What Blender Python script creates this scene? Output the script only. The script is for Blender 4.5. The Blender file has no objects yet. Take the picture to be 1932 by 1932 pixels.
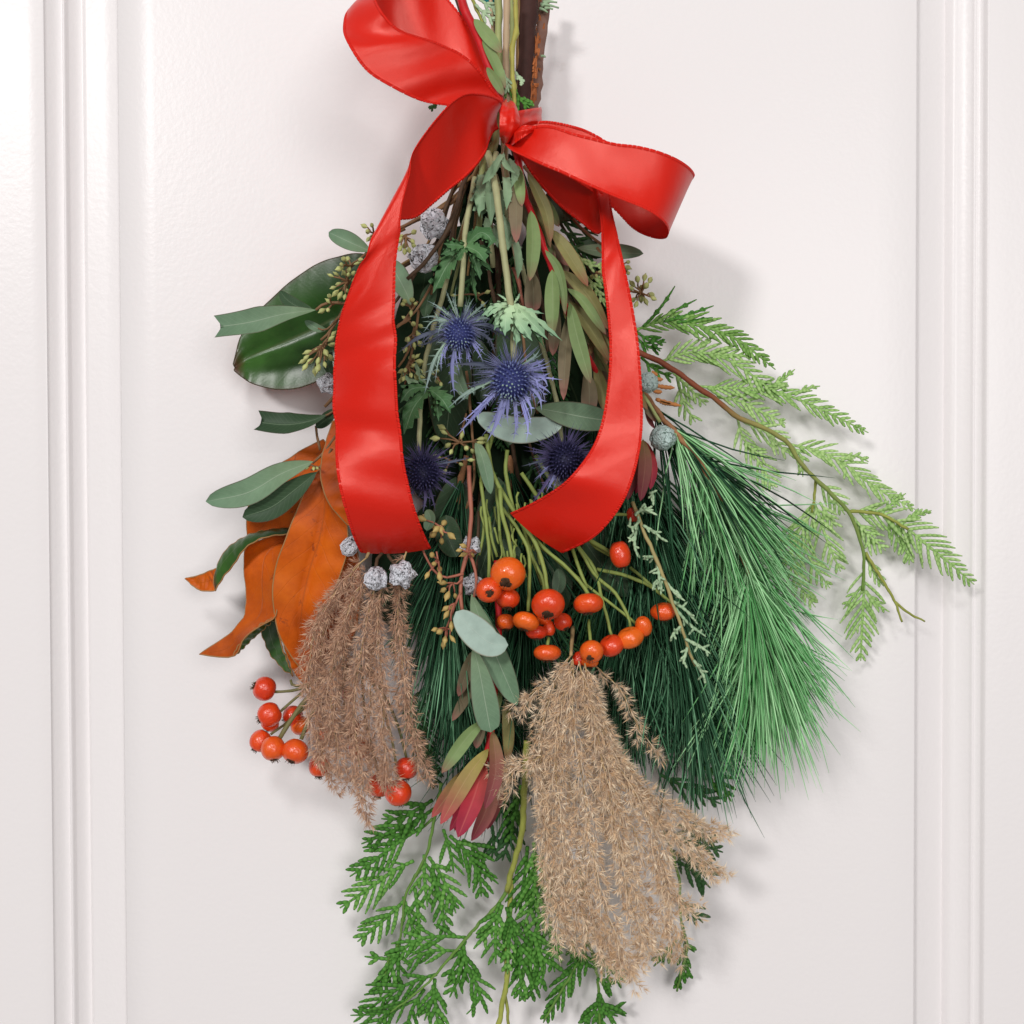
import bpy, math, random
import numpy as np
from mathutils import Vector, Matrix, Euler, Quaternion

# ------------------------------------------------------------------ camera, world, lamps, exposure
scene = bpy.context.scene
COL = scene.collection
D = 0.70                      # metres from the lens to the door
HALF = 0.32                   # half the width of door in the picture
TAN = HALF / D
cam_data = bpy.data.cameras.new('camera')
cam = bpy.data.objects.new('camera', cam_data)
COL.objects.link(cam)
cam.location = (0.0, -D, 0.0125)
cam.rotation_euler = (math.radians(88.95), math.radians(0.18), 0.0)
cam_data.sensor_fit = 'HORIZONTAL'
cam_data.angle = 2 * math.atan(TAN)
cam_data.clip_start = 0.01
cam_data.clip_end = 50
scene.camera = cam

world = bpy.data.worlds.new('World')
scene.world = world
world.use_nodes = True
bg = world.node_tree.nodes['Background']
bg.inputs['Color'].default_value = (1.0, 0.96, 0.95, 1)
bg.inputs['Strength'].default_value = 0.21

def area(name, loc, target, size, power, color=(1, 1, 1)):
    l = bpy.data.lights.new(name, 'AREA')
    l.shape = 'DISK'
    l.size = size
    l.energy = power
    l.color = color
    o = bpy.data.objects.new(name, l)
    COL.objects.link(o)
    o.location = loc
    o.rotation_euler = (Vector(target) - Vector(loc)).to_track_quat('-Z', 'Y').to_euler()
    return o
area('ceiling_lamp', (-2.1, -4.0, 1.76), (0, 0, 0), 0.70, 84, (1.0, 0.972, 0.96))
area('second_lamp', (1.15, -3.75, 0.45), (0, 0, 0), 1.7, 54, (1.0, 0.975, 0.965))
area('overhead_lamp', (-0.35, -3.6, 2.6), (0, 0, 0), 0.70, 42, (1.0, 0.975, 0.965))

scene.view_settings.view_transform = 'Standard'
scene.view_settings.look = 'None'
scene.view_settings.exposure = 0.03
scene.view_settings.gamma = 1.0
scene.render.engine = 'CYCLES'
scene.cycles.max_bounces = 6

# ------------------------------------------------------------------ from a point in the photograph to a point at its distance from the door
ROT = cam.rotation_euler.to_matrix()
CAM = np.array(cam.location)
ROTN = np.array(ROT)
FR = {'q': (0, 0, 1.0), 'a': (606.9, 0, .3968), 'b': (351.4, 383.3, .26455), 'c': (734.7, 319.4, .26455),
      'd': (1118, 479.2, .3968), 'e': (332.2, 798.6, .3968), 'f': (798.6, 958.3, .3307), 'g': (626.1, 1437.5, .3968),
      'h': (958.3, 1213.9, .3717)}
QS = HALF / 966.0
def S(n, mm=40):
    """n photograph units as metres at mm millimetres off the door"""
    return n * QS * (D - mm / 1000) / D
def P(x, y, mm):
    r = ROTN @ np.array([(x - 966) / 966 * TAN, -(y - 966) / 966 * TAN, -1.0])
    t = (-mm / 1000 - CAM[1]) / r[1]
    return CAM + r * t
def pts(fr, lst, mm=40):
    ox, oy, k = FR[fr]
    out = []
    n = len(lst)
    for i, p in enumerate(lst):
        if len(p) == 3:
            d = p[2]
        elif isinstance(mm, tuple):
            d = mm[0] + (mm[1] - mm[0]) * i / max(1, n - 1)
        else:
            d = mm
        out.append(P(ox + p[0] * k, oy + p[1] * k, d))
    return np.array(out)
def pt(fr, x, y, mm):
    return pts(fr, [(x, y)], mm)[0]

rng = random.Random(11)
nrng = np.random.default_rng(5)
def U(a, b): return rng.uniform(a, b)
def norm(v):
    v = np.asarray(v, float)
    return v / (np.linalg.norm(v) + 1e-12)
FRONT = np.array([0, -1.0, 0])

def cat(Q, n):
    """Catmull-Rom through the rows of Q, n samples"""
    Q = np.asarray(Q, float)
    m = len(Q)
    if m == 2:
        t = np.linspace(0, 1, n)[:, None]
        return Q[0] * (1 - t) + Q[1] * t
    E = np.vstack([2 * Q[0] - Q[1], Q, 2 * Q[-1] - Q[-2]])
    t = np.linspace(0, m - 1 - 1e-9, n)
    i = t.astype(int)
    f = (t - i)[:, None]
    p0, p1, p2, p3 = E[i], E[i + 1], E[i + 2], E[i + 3]
    return 0.5 * (2 * p1 + (p2 - p0) * f + (2 * p0 - 5 * p1 + 4 * p2 - p3) * f ** 2 + (3 * p1 - p0 - 3 * p2 + p3) * f ** 3)
def even(Q, n, dense=120):
    """evenly spaced by length"""
    C = cat(Q, max(dense, n * 3))
    s = np.concatenate([[0], np.cumsum(np.linalg.norm(np.diff(C, axis=0), axis=1))])
    t = np.linspace(0, s[-1], n)
    return np.stack([np.interp(t, s, C[:, k]) for k in range(3)], axis=1)
def length(C):
    return float(np.sum(np.linalg.norm(np.diff(C, axis=0), axis=1)))
def tangents(C):
    T = np.gradient(C, axis=0)
    return T / (np.linalg.norm(T, axis=1, keepdims=True) + 1e-12)
def frames(C, N=FRONT):
    """side and normal vectors along a path, the normal as near N as the path allows"""
    T = tangents(C)
    Sd = np.cross(T, N)
    l = np.linalg.norm(Sd, axis=1, keepdims=True)
    bad = (l < 0.15)[:, 0]
    if bad.any():
        Sd[bad] = np.cross(T[bad], np.array([0.3, -0.2, 0.9]))
        l = np.linalg.norm(Sd, axis=1, keepdims=True)
    Sd = Sd / l
    Nn = np.cross(Sd, T)
    return T, Sd, Nn

class MB:
    def __init__(self):
        self.v, self.f, self.uv, self.t, self.mi = [], [], [], [], []
        self.n = 0
    def add(self, v, f, uv=None, tint=0.5, mat=0):
        v = np.asarray(v, float)
        k = len(v)
        self.v.append(v)
        self.f.extend([tuple(i + self.n for i in q) for q in f])
        self.uv.append(np.zeros((k, 2)) if uv is None else np.asarray(uv, float))
        self.t.append(np.full(k, tint) if np.isscalar(tint) else np.asarray(tint, float))
        self.mi.extend([mat] * len(f))
        self.n += k
    def mesh(self, name, mats, off=None, smooth=True):
        me = bpy.data.meshes.new(name)
        V = np.vstack(self.v)
        if off is not None:
            V = V - np.asarray(off)
        me.from_pydata(V.tolist(), [], self.f)
        np_t = np.concatenate(self.t).astype(np.float32)
        at = me.attributes.new('tint', 'FLOAT', 'POINT')
        at.data.foreach_set('value', np_t)
        uvl = me.uv_layers.new(name='UVMap')
        li = np.zeros(len(me.loops), dtype=np.int32)
        me.loops.foreach_get('vertex_index', li)
        uvl.data.foreach_set('uv', np.vstack(self.uv)[li].astype(np.float32).ravel())
        for m in (mats if isinstance(mats, (list, tuple)) else [mats]):
            me.materials.append(m)
        if isinstance(mats, (list, tuple)) and len(mats) > 1:
            me.polygons.foreach_set('material_index', np.array(self.mi, dtype=np.int32))
        me.polygons.foreach_set('use_smooth', np.full(len(self.f), smooth))
        me.update()
        return me

def thing(name, label, cat_, loc, group=None):
    o = bpy.data.objects.new(name, None)
    o.empty_display_size = 0.02
    COL.objects.link(o)
    o.location = tuple(loc)
    o['label'] = label
    o['category'] = cat_
    if group: o['group'] = group
    return o
def root_of(o):
    while o.parent is not None:
        o = o.parent
    return o
def part(name, mb, mats, parent, kind=None, label=None, smooth=True):
    r = root_of(parent)
    o = bpy.data.objects.new(name, mb.mesh(name, mats, off=np.array(r.location), smooth=smooth))
    COL.objects.link(o)
    o.parent = parent
    if kind: o['kind'] = kind
    if label: o['label'] = label
    return o
def piece(name, me, parent, loc, rot=None, scale=(1, 1, 1)):
    """a piece that shares mesh data; its parent carries no rotation of its own"""
    r = root_of(parent)
    o = bpy.data.objects.new(name, me)
    COL.objects.link(o)
    o.parent = parent
    off = Vector(r.location)
    if parent.parent is not None: off = off + parent.location
    o.location = Vector(loc) - off
    if rot is not None:
        o.rotation_mode = 'QUATERNION'
        o.rotation_quaternion = rot
    o.scale = scale
    return o

# ------------------------------------------------------------------ shape builders
def sweep(mb, C, ra, rb=None, sides=6, N=FRONT, tint=0.5, mat=0, close=True, uvr=1.0):
    C = np.asarray(C, float)
    n = len(C)
    ra = np.broadcast_to(np.asarray(ra, float), (n,))
    rb = ra if rb is None else np.broadcast_to(np.asarray(rb, float), (n,))
    T, Sd, Nn = frames(C, N)
    a = np.arange(sides) * 2 * math.pi / sides
    ca, sa = np.cos(a), np.sin(a)
    V = C[:, None, :] + Sd[:, None, :] * (ra[:, None] * ca)[:, :, None] + Nn[:, None, :] * (rb[:, None] * sa)[:, :, None]
    u = np.linspace(0, 1, n)
    uv = np.stack([np.repeat(u, sides), np.tile(np.arange(sides) / sides, n)], axis=1)
    F = []
    for i in range(n - 1):
        for j in range(sides):
            k = (j + 1) % sides
            F.append((i * sides + j, i * sides + k, (i + 1) * sides + k, (i + 1) * sides + j))
    if close:
        F.append(tuple(range(sides - 1, -1, -1)))
        F.append(tuple((n - 1) * sides + j for j in range(sides)))
    mb.add(V.reshape(-1, 3), F, uv, tint, mat)

def stem_path(mb, C, r0, r1, sides=7, n=None, wob=0.0, tint=0.5, mat=0, nodes=0):
    """a stalk: tapered, a little uneven, with swollen nodes"""
    n = n or max(6, int(length(C) / 0.004))
    n = min(n, 60)
    E = even(C, n)
    if wob:
        k = nrng.normal(0, wob, (n, 3))
        k[0] = k[-1] = 0
        E = E + (k + np.roll(k, 1, 0)) / 2
    r = np.linspace(r0, r1, n) * (1 + nrng.normal(0, 0.05, n))
    for _ in range(nodes):
        i = rng.randrange(1, n - 1)
        r[i] *= 1.35
    sweep(mb, E, r, None, sides, tint=tint, mat=mat)

PROFILES = {
    'lance': lambda u: np.clip(u, 0, 1) ** 0.62 * np.clip(1 - u, 0, 1) ** 0.62 / 0.424,
    'euc': lambda u: np.clip(u, 0, 1) ** 0.8 * np.clip(1 - u, 0, 1) ** 0.6 / 0.376,
    'spoon': lambda u: np.clip(u, 0, 1) ** 0.75 * np.clip(1.0 - u, 0, 1) ** 0.33 / 0.47,
    'cut': lambda u: np.minimum(1.0, (np.clip(u, 0, 1) / 0.55) ** 0.8) * np.where(u > .55, 1 - 0.12 * (u - .55) / .45, 1),
    'broad': lambda u: np.clip(u, 0, 1) ** 0.5 * np.clip(1 - u, 0, 1) ** 0.5 / 0.5,
}
def leaf(mb, C, w, prof='lance', N=FRONT, fold=0.25, cup=0.0, wave=0.0, nu=14, nv=6, notch=0.0, twist=0.0, thick=0.0, tint=0.5):
    """a blade along the path C, w metres from rim to rim, folded about the midrib; thick adds a second skin (material 1) behind"""
    E = even(C, nu)
    T, Sd, Nn = frames(E, N)
    u = np.linspace(0, 1, nu)
    hw = PROFILES[prof](u) * w / 2
    hw = np.maximum(hw, w * 0.012)
    v = np.linspace(-1, 1, nv + 1)
    if twist:
        a = twist * u
        Sd, Nn = Sd * np.cos(a)[:, None] + Nn * np.sin(a)[:, None], Nn * np.cos(a)[:, None] - Sd * np.sin(a)[:, None]
    ph = U(0, 6.28)
    V = np.zeros((nu, nv + 1, 3))
    UV = np.zeros((nu, nv + 1, 2))
    for j, x in enumerate(v):
        off = hw * x
        dep = fold * hw * (abs(x) ** 1.2) + cup * hw * x * x
        wv = wave * w * np.sin(u * 9 + ph + (2 if x > 0 else 0)) * abs(x) ** 2
        sh = np.zeros(nu)
        if notch:
            sh[-1] = -notch * w * (1 - abs(x)) 
        V[:, j] = E + Sd * off[:, None] + Nn * (dep + wv)[:, None] + T * sh[:, None]
        UV[:, j, 0] = u
        UV[:, j, 1] = (x + 1) / 2
    k = nv + 1
    F = [(i * k + j, i * k + j + 1, (i + 1) * k + j + 1, (i + 1) * k + j) for i in range(nu - 1) for j in range(nv)]
    mb.add(V.reshape(-1, 3), F, UV.reshape(-1, 2), tint, 0)

def patch(mb, A, B, n=60, m=10, bulge=0.0, wr=0.0, thick=0.0, rim=0.0, uvscale=1.0, lift=None):
    """a sheet between two edges whose points face each other in pairs; thick adds a second skin (material 1) and a rim (material 2)"""
    a, b = cat(A, n), cat(B, n)
    v = np.linspace(0, 1, m + 1)
    G = a[:, None, :] * (1 - v)[None, :, None] + b[:, None, :] * v[None, :, None]
    du = np.gradient(G, axis=0)
    dv = np.gradient(G, axis=1)
    Nn = np.cross(du, dv)
    Nn = Nn / (np.linalg.norm(Nn, axis=2, keepdims=True) + 1e-12)
    if bulge:
        w = np.linalg.norm(b - a, axis=1)
        G = G + Nn * (bulge * w[:, None] * (4 * v * (1 - v))[None, :])[:, :, None]
    if wr:
        u = np.linspace(0, 1, n)
        h = np.zeros((n, m + 1))
        for k in range(7):
            h += np.sin(u[:, None] * U(12, 55) + v[None, :] * U(-7, 7) + U(0, 6)) * U(.3, 1)
        G = G + Nn * (wr * h * 0.35)[:, :, None]
    if lift is not None:
        G = G + Nn * lift(np.linspace(0, 1, n)[:, None], v[None, :])[:, :, None]
    s = np.concatenate([[0], np.cumsum(np.linalg.norm(np.diff((a + b) / 2, axis=0), axis=1))])
    s = s / (s[-1] if uvscale == 1.0 else uvscale)
    UV = np.stack([np.repeat(s, m + 1), np.tile(v, n)], axis=1)
    k = m + 1
    F = [(i * k + j, i * k + j + 1, (i + 1) * k + j + 1, (i + 1) * k + j) for i in range(n - 1) for j in range(m)]
    mb.add(G.reshape(-1, 3), F, UV, 0.5, 0)
    if thick:
        H = G - Nn * thick
        mb.add(H.reshape(-1, 3), [q[::-1] for q in F], UV, 0.5, 1)
        ring = [i * k for i in range(n)] + [(n - 1) * k + j for j in range(1, k)] + [i * k + m for i in range(n - 2, -1, -1)] + [j for j in range(m - 1, 0, -1)]
        Gf, Hf = G.reshape(-1, 3), H.reshape(-1, 3)
        L = len(ring)
        V2 = np.vstack([Gf[ring], Hf[ring]])
        mb.add(V2, [(i, (i + 1) % L, L + (i + 1) % L, L + i) for i in range(L)], None, 0.5, 2)
        if rim:
            C = Gf[ring + ring[:1]] - Nn.reshape(-1, 3)[ring + ring[:1]] * thick / 2
            keep = [0]
            for i in range(1, len(C)):
                if np.linalg.norm(C[i] - C[keep[-1]]) > rim * 1.2: keep.append(i)
            if len(keep) > 4:
                sweep(mb, C[keep], rim, None, 5, mat=2, close=False)
    return G, Nn

def stitches(G, Nn, side, step=0.00115):
    """the woven lip along one long edge of a ribbon: a fine row of thread bars"""
    mb = MB()
    j = 0 if side == 0 else -1
    inn = 1 if side == 0 else -2
    n = 220
    E = cat(G[:, j], n * 2)
    I = cat(G[:, inn], n * 2)
    Nm = cat(Nn[:, j], n * 2)
    s = np.concatenate([[0], np.cumsum(np.linalg.norm(np.diff(E, axis=0), axis=1))])
    cnt = int(s[-1] / step)
    for q in range(cnt):
        i = int(np.searchsorted(s, (q + .5) * step))
        i = min(max(i, 1), len(E) - 2)
        t = norm(E[i + 1] - E[i - 1])
        o = norm(E[i] - I[i])
        nn = Nm[i]
        c = E[i]
        h = step * 0.46
        w = 0.0011
        top = c - o * 0.0002
        V = []
        for dy in (-w, w * 0.42):
            for dx in (-h, h):
                for dz in (-0.00016, 0.00016):
                    V.append(top + o * dy + t * dx + nn * dz)
        mb.add(V, [(0, 1, 3, 2), (4, 6, 7, 5), (0, 4, 5, 1), (2, 3, 7, 6), (0, 2, 6, 4), (1, 5, 7, 3)], None, U(0.3, 0.7))
    return mb

# ------------------------------------------------------------------ materials
def mat(name):
    m = bpy.data.materials.new(name)
    m.use_nodes = True
    nt = m.node_tree
    return m, nt, nt.nodes['Principled BSDF']
def nd(nt, typ, **kw):
    n = nt.nodes.new(typ)
    for k, v in kw.items():
        setattr(n, k, v)
    return n
def rgba(c): return (c[0], c[1], c[2], 1)
def mixc(nt, fac, a, b, mode='MIX'):
    n = nd(nt, 'ShaderNodeMix', data_type='RGBA', blend_type=mode)
    for s, v in ((0, fac), (6, a), (7, b)):
        if hasattr(v, 'is_output') or isinstance(v, bpy.types.NodeSocket):
            nt.links.new(v, n.inputs[s])
        else:
            n.inputs[s].default_value = rgba(v) if isinstance(v, (tuple, list)) else v
    return n.outputs[2]
def math_(nt, op, a, b=None, c=None, clamp=False):
    n = nd(nt, 'ShaderNodeMath', operation=op, use_clamp=clamp)
    for i, v in enumerate((a, b, c)):
        if v is None: continue
        if isinstance(v, bpy.types.NodeSocket): nt.links.new(v, n.inputs[i])
        else: n.inputs[i].default_value = v
    return n.outputs[0]
def ramp(nt, fac, stops):
    n = nd(nt, 'ShaderNodeValToRGB')
    e = n.color_ramp.elements
    while len(e) < len(stops): e.new(0.5)
    for el, (p, c) in zip(e, stops):
        el.position = p
        el.color = rgba(c) if isinstance(c, (tuple, list)) else (c, c, c, 1)
    nt.links.new(fac, n.inputs[0])
    return n.outputs[0]
def noise(nt, scale, detail=4, rough=0.6, vec=None, dist=0.0):
    n = nd(nt, 'ShaderNodeTexNoise')
    n.inputs['Scale'].default_value = scale
    n.inputs['Detail'].default_value = detail
    n.inputs['Roughness'].default_value = rough
    n.inputs['Distortion'].default_value = dist
    if vec is None:
        vec = nd(nt, 'ShaderNodeNewGeometry').outputs['Position']
    nt.links.new(vec, n.inputs['Vector'])
    return n.outputs[0]
def bump(nt, b, h, strength, dist):
    n = nd(nt, 'ShaderNodeBump')
    n.inputs['Strength'].default_value = strength
    n.inputs['Distance'].default_value = dist
    nt.links.new(h, n.inputs['Height'])
    nt.links.new(n.outputs[0], b.inputs['Normal'])
def uvxy(nt):
    s = nd(nt, 'ShaderNodeSeparateXYZ')
    nt.links.new(nd(nt, 'ShaderNodeUVMap').outputs[0], s.inputs[0])
    return s.outputs[0], s.outputs[1]
def tint_socket(nt):
    return nd(nt, 'ShaderNodeAttribute', attribute_name='tint').outputs['Fac']
def plain(name, col, rough=0.5, var=0.25, scale=90, spec=0.22, bmp=0.0, bscale=400, coat=0.0):
    m, nt, b = mat(name)
    nz = noise(nt, scale)
    k = math_(nt, 'MULTIPLY_ADD', nz, 2 * var, 1 - var)
    rnd = nd(nt, 'ShaderNodeObjectInfo').outputs['Random']
    k = math_(nt, 'MULTIPLY', k, math_(nt, 'MULTIPLY_ADD', rnd, 0.24, 0.88))
    c = mixc(nt, 1.0, tuple(col), (1, 1, 1), 'MULTIPLY')
    vm = nd(nt, 'ShaderNodeVectorMath', operation='SCALE')
    nt.links.new(c, vm.inputs[0]); nt.links.new(k, vm.inputs['Scale'])
    nt.links.new(vm.outputs[0], b.inputs['Base Color'])
    b.inputs['Roughness'].default_value = rough
    b.inputs['Specular IOR Level'].default_value = spec
    b.inputs['Coat Weight'].default_value = coat
    if bmp: bump(nt, b, noise(nt, bscale, 5), bmp, 0.0006)
    return m
def leafmat(name, stops, vein=None, vw=0.02, rough=0.5, var=0.22, scale=60, side=0.0, bmp=0.25, spec=0.16, edge=None, sidecount=14, rvar=0.3, trans=0.0):
    """stops run along the blade; a midrib and side veins are drawn from the blade's own coordinates"""
    m, nt, b = mat(name)
    u, v = uvxy(nt)
    nz = noise(nt, scale, 5)
    uu = math_(nt, 'ADD', u, math_(nt, 'MULTIPLY_ADD', nz, 0.24, -0.12))
    c = ramp(nt, uu, stops)
    k = math_(nt, 'MULTIPLY_ADD', noise(nt, scale * 3, 5), 2 * var, 1 - var)
    rnd = nd(nt, 'ShaderNodeObjectInfo').outputs['Random']
    k = math_(nt, 'MULTIPLY', k, math_(nt, 'MULTIPLY_ADD', rnd, rvar, 1 - rvar / 2))
    vm = nd(nt, 'ShaderNodeVectorMath', operation='SCALE')
    nt.links.new(c, vm.inputs[0]); nt.links.new(k, vm.inputs['Scale'])
    c = vm.outputs[0]
    av = math_(nt, 'ABSOLUTE', math_(nt, 'SUBTRACT', v, 0.5))
    hgt = noise(nt, 900, 3)
    if vein:
        f = math_(nt, 'SUBTRACT', 1.0, math_(nt, 'DIVIDE', av, vw), clamp=True)
        if side:
            ph = math_(nt, 'ADD', math_(nt, 'MULTIPLY', u, float(sidecount)), math_(nt, 'MULTIPLY', av, -4.5))
            ph = math_(nt, 'ADD', ph, math_(nt, 'MULTIPLY', noise(nt, 40, 2), 0.5))
            w = math_(nt, 'ABSOLUTE', math_(nt, 'SUBTRACT', math_(nt, 'FRACT', ph), 0.5))
            sv = math_(nt, 'MULTIPLY', math_(nt, 'SUBTRACT', 1.0, math_(nt, 'DIVIDE', w, 0.10), clamp=True), side)
            f = math_(nt, 'MAXIMUM', f, sv)
        c = mixc(nt, math_(nt, 'MULTIPLY', f, 0.75), c, vein)
        hgt = math_(nt, 'ADD', math_(nt, 'MULTIPLY', hgt, 0.35), f)
    if edge:
        f = math_(nt, 'DIVIDE', math_(nt, 'SUBTRACT', av, 0.455), 0.03, clamp=True)
        c = mixc(nt, math_(nt, 'MULTIPLY', f, 0.8), c, edge)
    nt.links.new(c, b.inputs['Base Color'])
    b.inputs['Roughness'].default_value = rough
    b.inputs['Specular IOR Level'].default_value = spec
    if bmp: bump(nt, b, hgt, bmp, 0.0006)
    return m
def tintmat(name, stops, rough=0.55, spec=0.12, var=0.15, scale=120, bmp=0.0):
    m, nt, b = mat(name)
    c = ramp(nt, tint_socket(nt), stops)
    k = math_(nt, 'MULTIPLY_ADD', noise(nt, scale), 2 * var, 1 - var)
    vm = nd(nt, 'ShaderNodeVectorMath', operation='SCALE')
    nt.links.new(c, vm.inputs[0]); nt.links.new(k, vm.inputs['Scale'])
    nt.links.new(vm.outputs[0], b.inputs['Base Color'])
    b.inputs['Roughness'].default_value = rough
    b.inputs['Specular IOR Level'].default_value = spec
    if bmp: bump(nt, b, noise(nt, 1500, 3), bmp, 0.0004)
    return m

def make_door_mat():
    m, nt, b = mat('white_door_paint')
    c = mixc(nt, noise(nt, 3.0, 3), (0.82, 0.79, 0.79), (0.84, 0.815, 0.812))
    sp = math_(nt, 'DIVIDE', math_(nt, 'SUBTRACT', noise(nt, 46, 2, 0.5), 0.775), 0.03, clamp=True)
    c = mixc(nt, math_(nt, 'MULTIPLY', sp, 0.5), c, (0.50, 0.42, 0.36))
    nt.links.new(c, b.inputs['Base Color'])
    b.inputs['Roughness'].default_value = 0.32
    b.inputs['Specular IOR Level'].default_value = 0.30
    h = math_(nt, 'ADD', noise(nt, 330, 3, 0.5), math_(nt, 'MULTIPLY', noise(nt, 95, 3, 0.5), 0.8))
    bump(nt, b, h, 0.12, 0.0010)
    return m
M = {}
M['door'] = make_door_mat()
def make_satin(name, col):
    m, nt, b = mat(name)
    u, v = uvxy(nt)
    w = nd(nt, 'ShaderNodeTexWave', wave_type='BANDS', bands_direction='X')
    w.inputs['Scale'].default_value = 1.0
    cmb = nd(nt, 'ShaderNodeCombineXYZ')
    nt.links.new(math_(nt, 'MULTIPLY', u, 260.0), cmb.inputs[0])
    nt.links.new(cmb.outputs[0], w.inputs['Vector'])
    g = noise(nt, 1400, 4, 0.7)
    c = mixc(nt, math_(nt, 'MULTIPLY', g, 0.6), col, (col[0] * .72, col[1] * .6, col[2] * .6))
    nt.links.new(c, b.inputs['Base Color'])
    b.inputs['Roughness'].default_value = 0.34
    b.inputs['Specular IOR Level'].default_value = 0.8
    b.inputs['Specular Tint'].default_value = (1.0, 0.55, 0.48, 1)
    b.inputs['Anisotropic'].default_value = 0.6
    tn = nd(nt, 'ShaderNodeTangent', direction_type='UV_MAP')
    nt.links.new(tn.outputs[0], b.inputs['Tangent'])
    cr = nd(nt, 'ShaderNodeCombineXYZ')
    nt.links.new(math_(nt, 'MULTIPLY', u, 3.2), cr.inputs[0])
    nt.links.new(math_(nt, 'MULTIPLY', v, 1.1), cr.inputs[1])
    crease = noise(nt, 1.0, 3, 0.55, vec=cr.outputs[0])
    th = nd(nt, 'ShaderNodeCombineXYZ')
    nt.links.new(math_(nt, 'MULTIPLY', u, 30.0), th.inputs[0])
    nt.links.new(math_(nt, 'MULTIPLY', v, 420.0), th.inputs[1])
    thread = noise(nt, 1.0, 2, 0.6, vec=th.outputs[0])
    h = math_(nt, 'ADD', math_(nt, 'MULTIPLY', g, 0.45), math_(nt, 'MULTIPLY', crease, 3.0))
    h = math_(nt, 'ADD', h, math_(nt, 'MULTIPLY', thread, 0.35))
    bump(nt, b, h, 0.20, 0.0008)
    nt.links.new(math_(nt, 'MULTIPLY_ADD', thread, 0.16, 0.22), b.inputs['Roughness'])
    return m
M['satin'] = make_satin('red_satin', (0.74, 0.014, 0.005))
M['thread'] = tintmat('red_thread', [(0, (0.66, 0.012, 0.006)), (1, (0.76, 0.028, 0.016))], rough=0.5)
M['euc'] = leafmat('eucalyptus_blade', [(0, (0.165, 0.24, 0.135)), (0.5, (0.145, 0.23, 0.14)), (1, (0.115, 0.20, 0.12))], vein=(0.34, 0.42, 0.31), vw=0.024, rough=0.5, side=0.14, sidecount=16, edge=(0.10, 0.09, 0.06))
M['eucdarkshade'] = leafmat('eucalyptus_blade_dark_shade', [(0, (0.045, 0.085, 0.04)), (1, (0.035, 0.07, 0.035))], vein=(0.2, 0.28, 0.17), vw=0.016, rough=0.42, side=0.15, edge=(0.06, 0.05, 0.03))  # dark leaf green, deepened further to put interior shade into the colour
M['eucpale'] = leafmat('eucalyptus_blade_pale', [(0, (0.34, 0.44, 0.385)), (1, (0.29, 0.39, 0.335))], vein=(0.42, 0.5, 0.43), vw=0.014, rough=0.6, side=0.12, edge=(0.22, 0.2, 0.14))
M['euctwig'] = plain('eucalyptus_twig', (0.21, 0.115, 0.055), 0.55, bmp=0.3)
M['pinktwig'] = plain('pink_eucalyptus_twig', (0.36, 0.13, 0.085), 0.5)
M['seed'] = plain('eucalyptus_seed', (0.44, 0.47, 0.18), 0.45, var=0.2, scale=300)
M['seedgold'] = plain('golden_seed', (0.46, 0.34, 0.12), 0.45, var=0.2, scale=300)
M['leuc'] = leafmat('leucadendron_leaf', [(0, (0.17, 0.25, 0.09)), (0.72, (0.185, 0.265, 0.105)), (0.93, (0.2, 0.17, 0.09)), (1, (0.28, 0.10, 0.085))], vein=(0.23, 0.30, 0.14), vw=0.05, rough=0.55, bmp=0.15)
M['leucolive'] = leafmat('leucadendron_olive_leaf', [(0, (0.20, 0.19, 0.07)), (0.7, (0.21, 0.20, 0.075)), (1, (0.22, 0.085, 0.05))], vein=(0.25, 0.24, 0.1), vw=0.05, rough=0.5, edge=(0.22, 0.10, 0.04))
M['leucgrey'] = leafmat('leucadendron_grey_leaf', [(0, (0.15, 0.135, 0.07)), (0.75, (0.165, 0.13, 0.08)), (1, (0.26, 0.10, 0.085))], vein=(0.2, 0.18, 0.11), vw=0.05, rough=0.6)
M['leucred'] = leafmat('leucadendron_red_petal', [(0, (0.44, 0.06, 0.035)), (0.5, (0.43, 0.035, 0.05)), (1, (0.30, 0.018, 0.05))], vein=(0.5, 0.10, 0.09), vw=0.06, rough=0.5)
M['leucmauve'] = leafmat('leucadendron_mauve_petal', [(0, (0.22, 0.16, 0.06)), (0.4, (0.26, 0.10, 0.07)), (1, (0.22, 0.035, 0.055))], vein=(0.3, 0.14, 0.1), vw=0.05, rough=0.55)
M['leucblush'] = leafmat('leucadendron_blush_petal', [(0, (0.34, 0.30, 0.07)), (0.45, (0.35, 0.25, 0.09)), (0.75, (0.36, 0.12, 0.075)), (1, (0.42, 0.06, 0.075))], vein=(0.42, 0.28, 0.13), vw=0.04, rough=0.55)
M['redstem'] = plain('red_stem', (0.56, 0.018, 0.022), 0.42, var=0.35, scale=160)
M['hip'] = None
M['calyx'] = plain('dry_calyx', (0.075, 0.038, 0.02), 0.9, var=0.5, scale=500, bmp=0.8)
M['hipstem'] = plain('rosehip_stalk', (0.26, 0.33, 0.085), 0.5, var=0.25, scale=120)
M['hipstemdark'] = plain('rosehip_stalk_dark', (0.16, 0.15, 0.06), 0.55)
M['holly_stem'] = plain('sea_holly_stem', (0.35, 0.36, 0.19), 0.5, var=0.25, scale=140, bmp=0.3, bscale=500)
M['holly_green'] = leafmat('sea_holly_leaf', [(0, (0.09, 0.20, 0.075)), (1, (0.05, 0.13, 0.05))], vein=(0.26, 0.40, 0.24), vw=0.05, rough=0.5, side=0.3, sidecount=9)
M['holly_pale'] = leafmat('sea_holly_pale_leaf', [(0, (0.50, 0.68, 0.40)), (0.5, (0.36, 0.55, 0.33)), (1, (0.17, 0.33, 0.20))], vein=(0.5, 0.68, 0.45), vw=0.05, rough=0.5, side=0.25)
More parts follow.
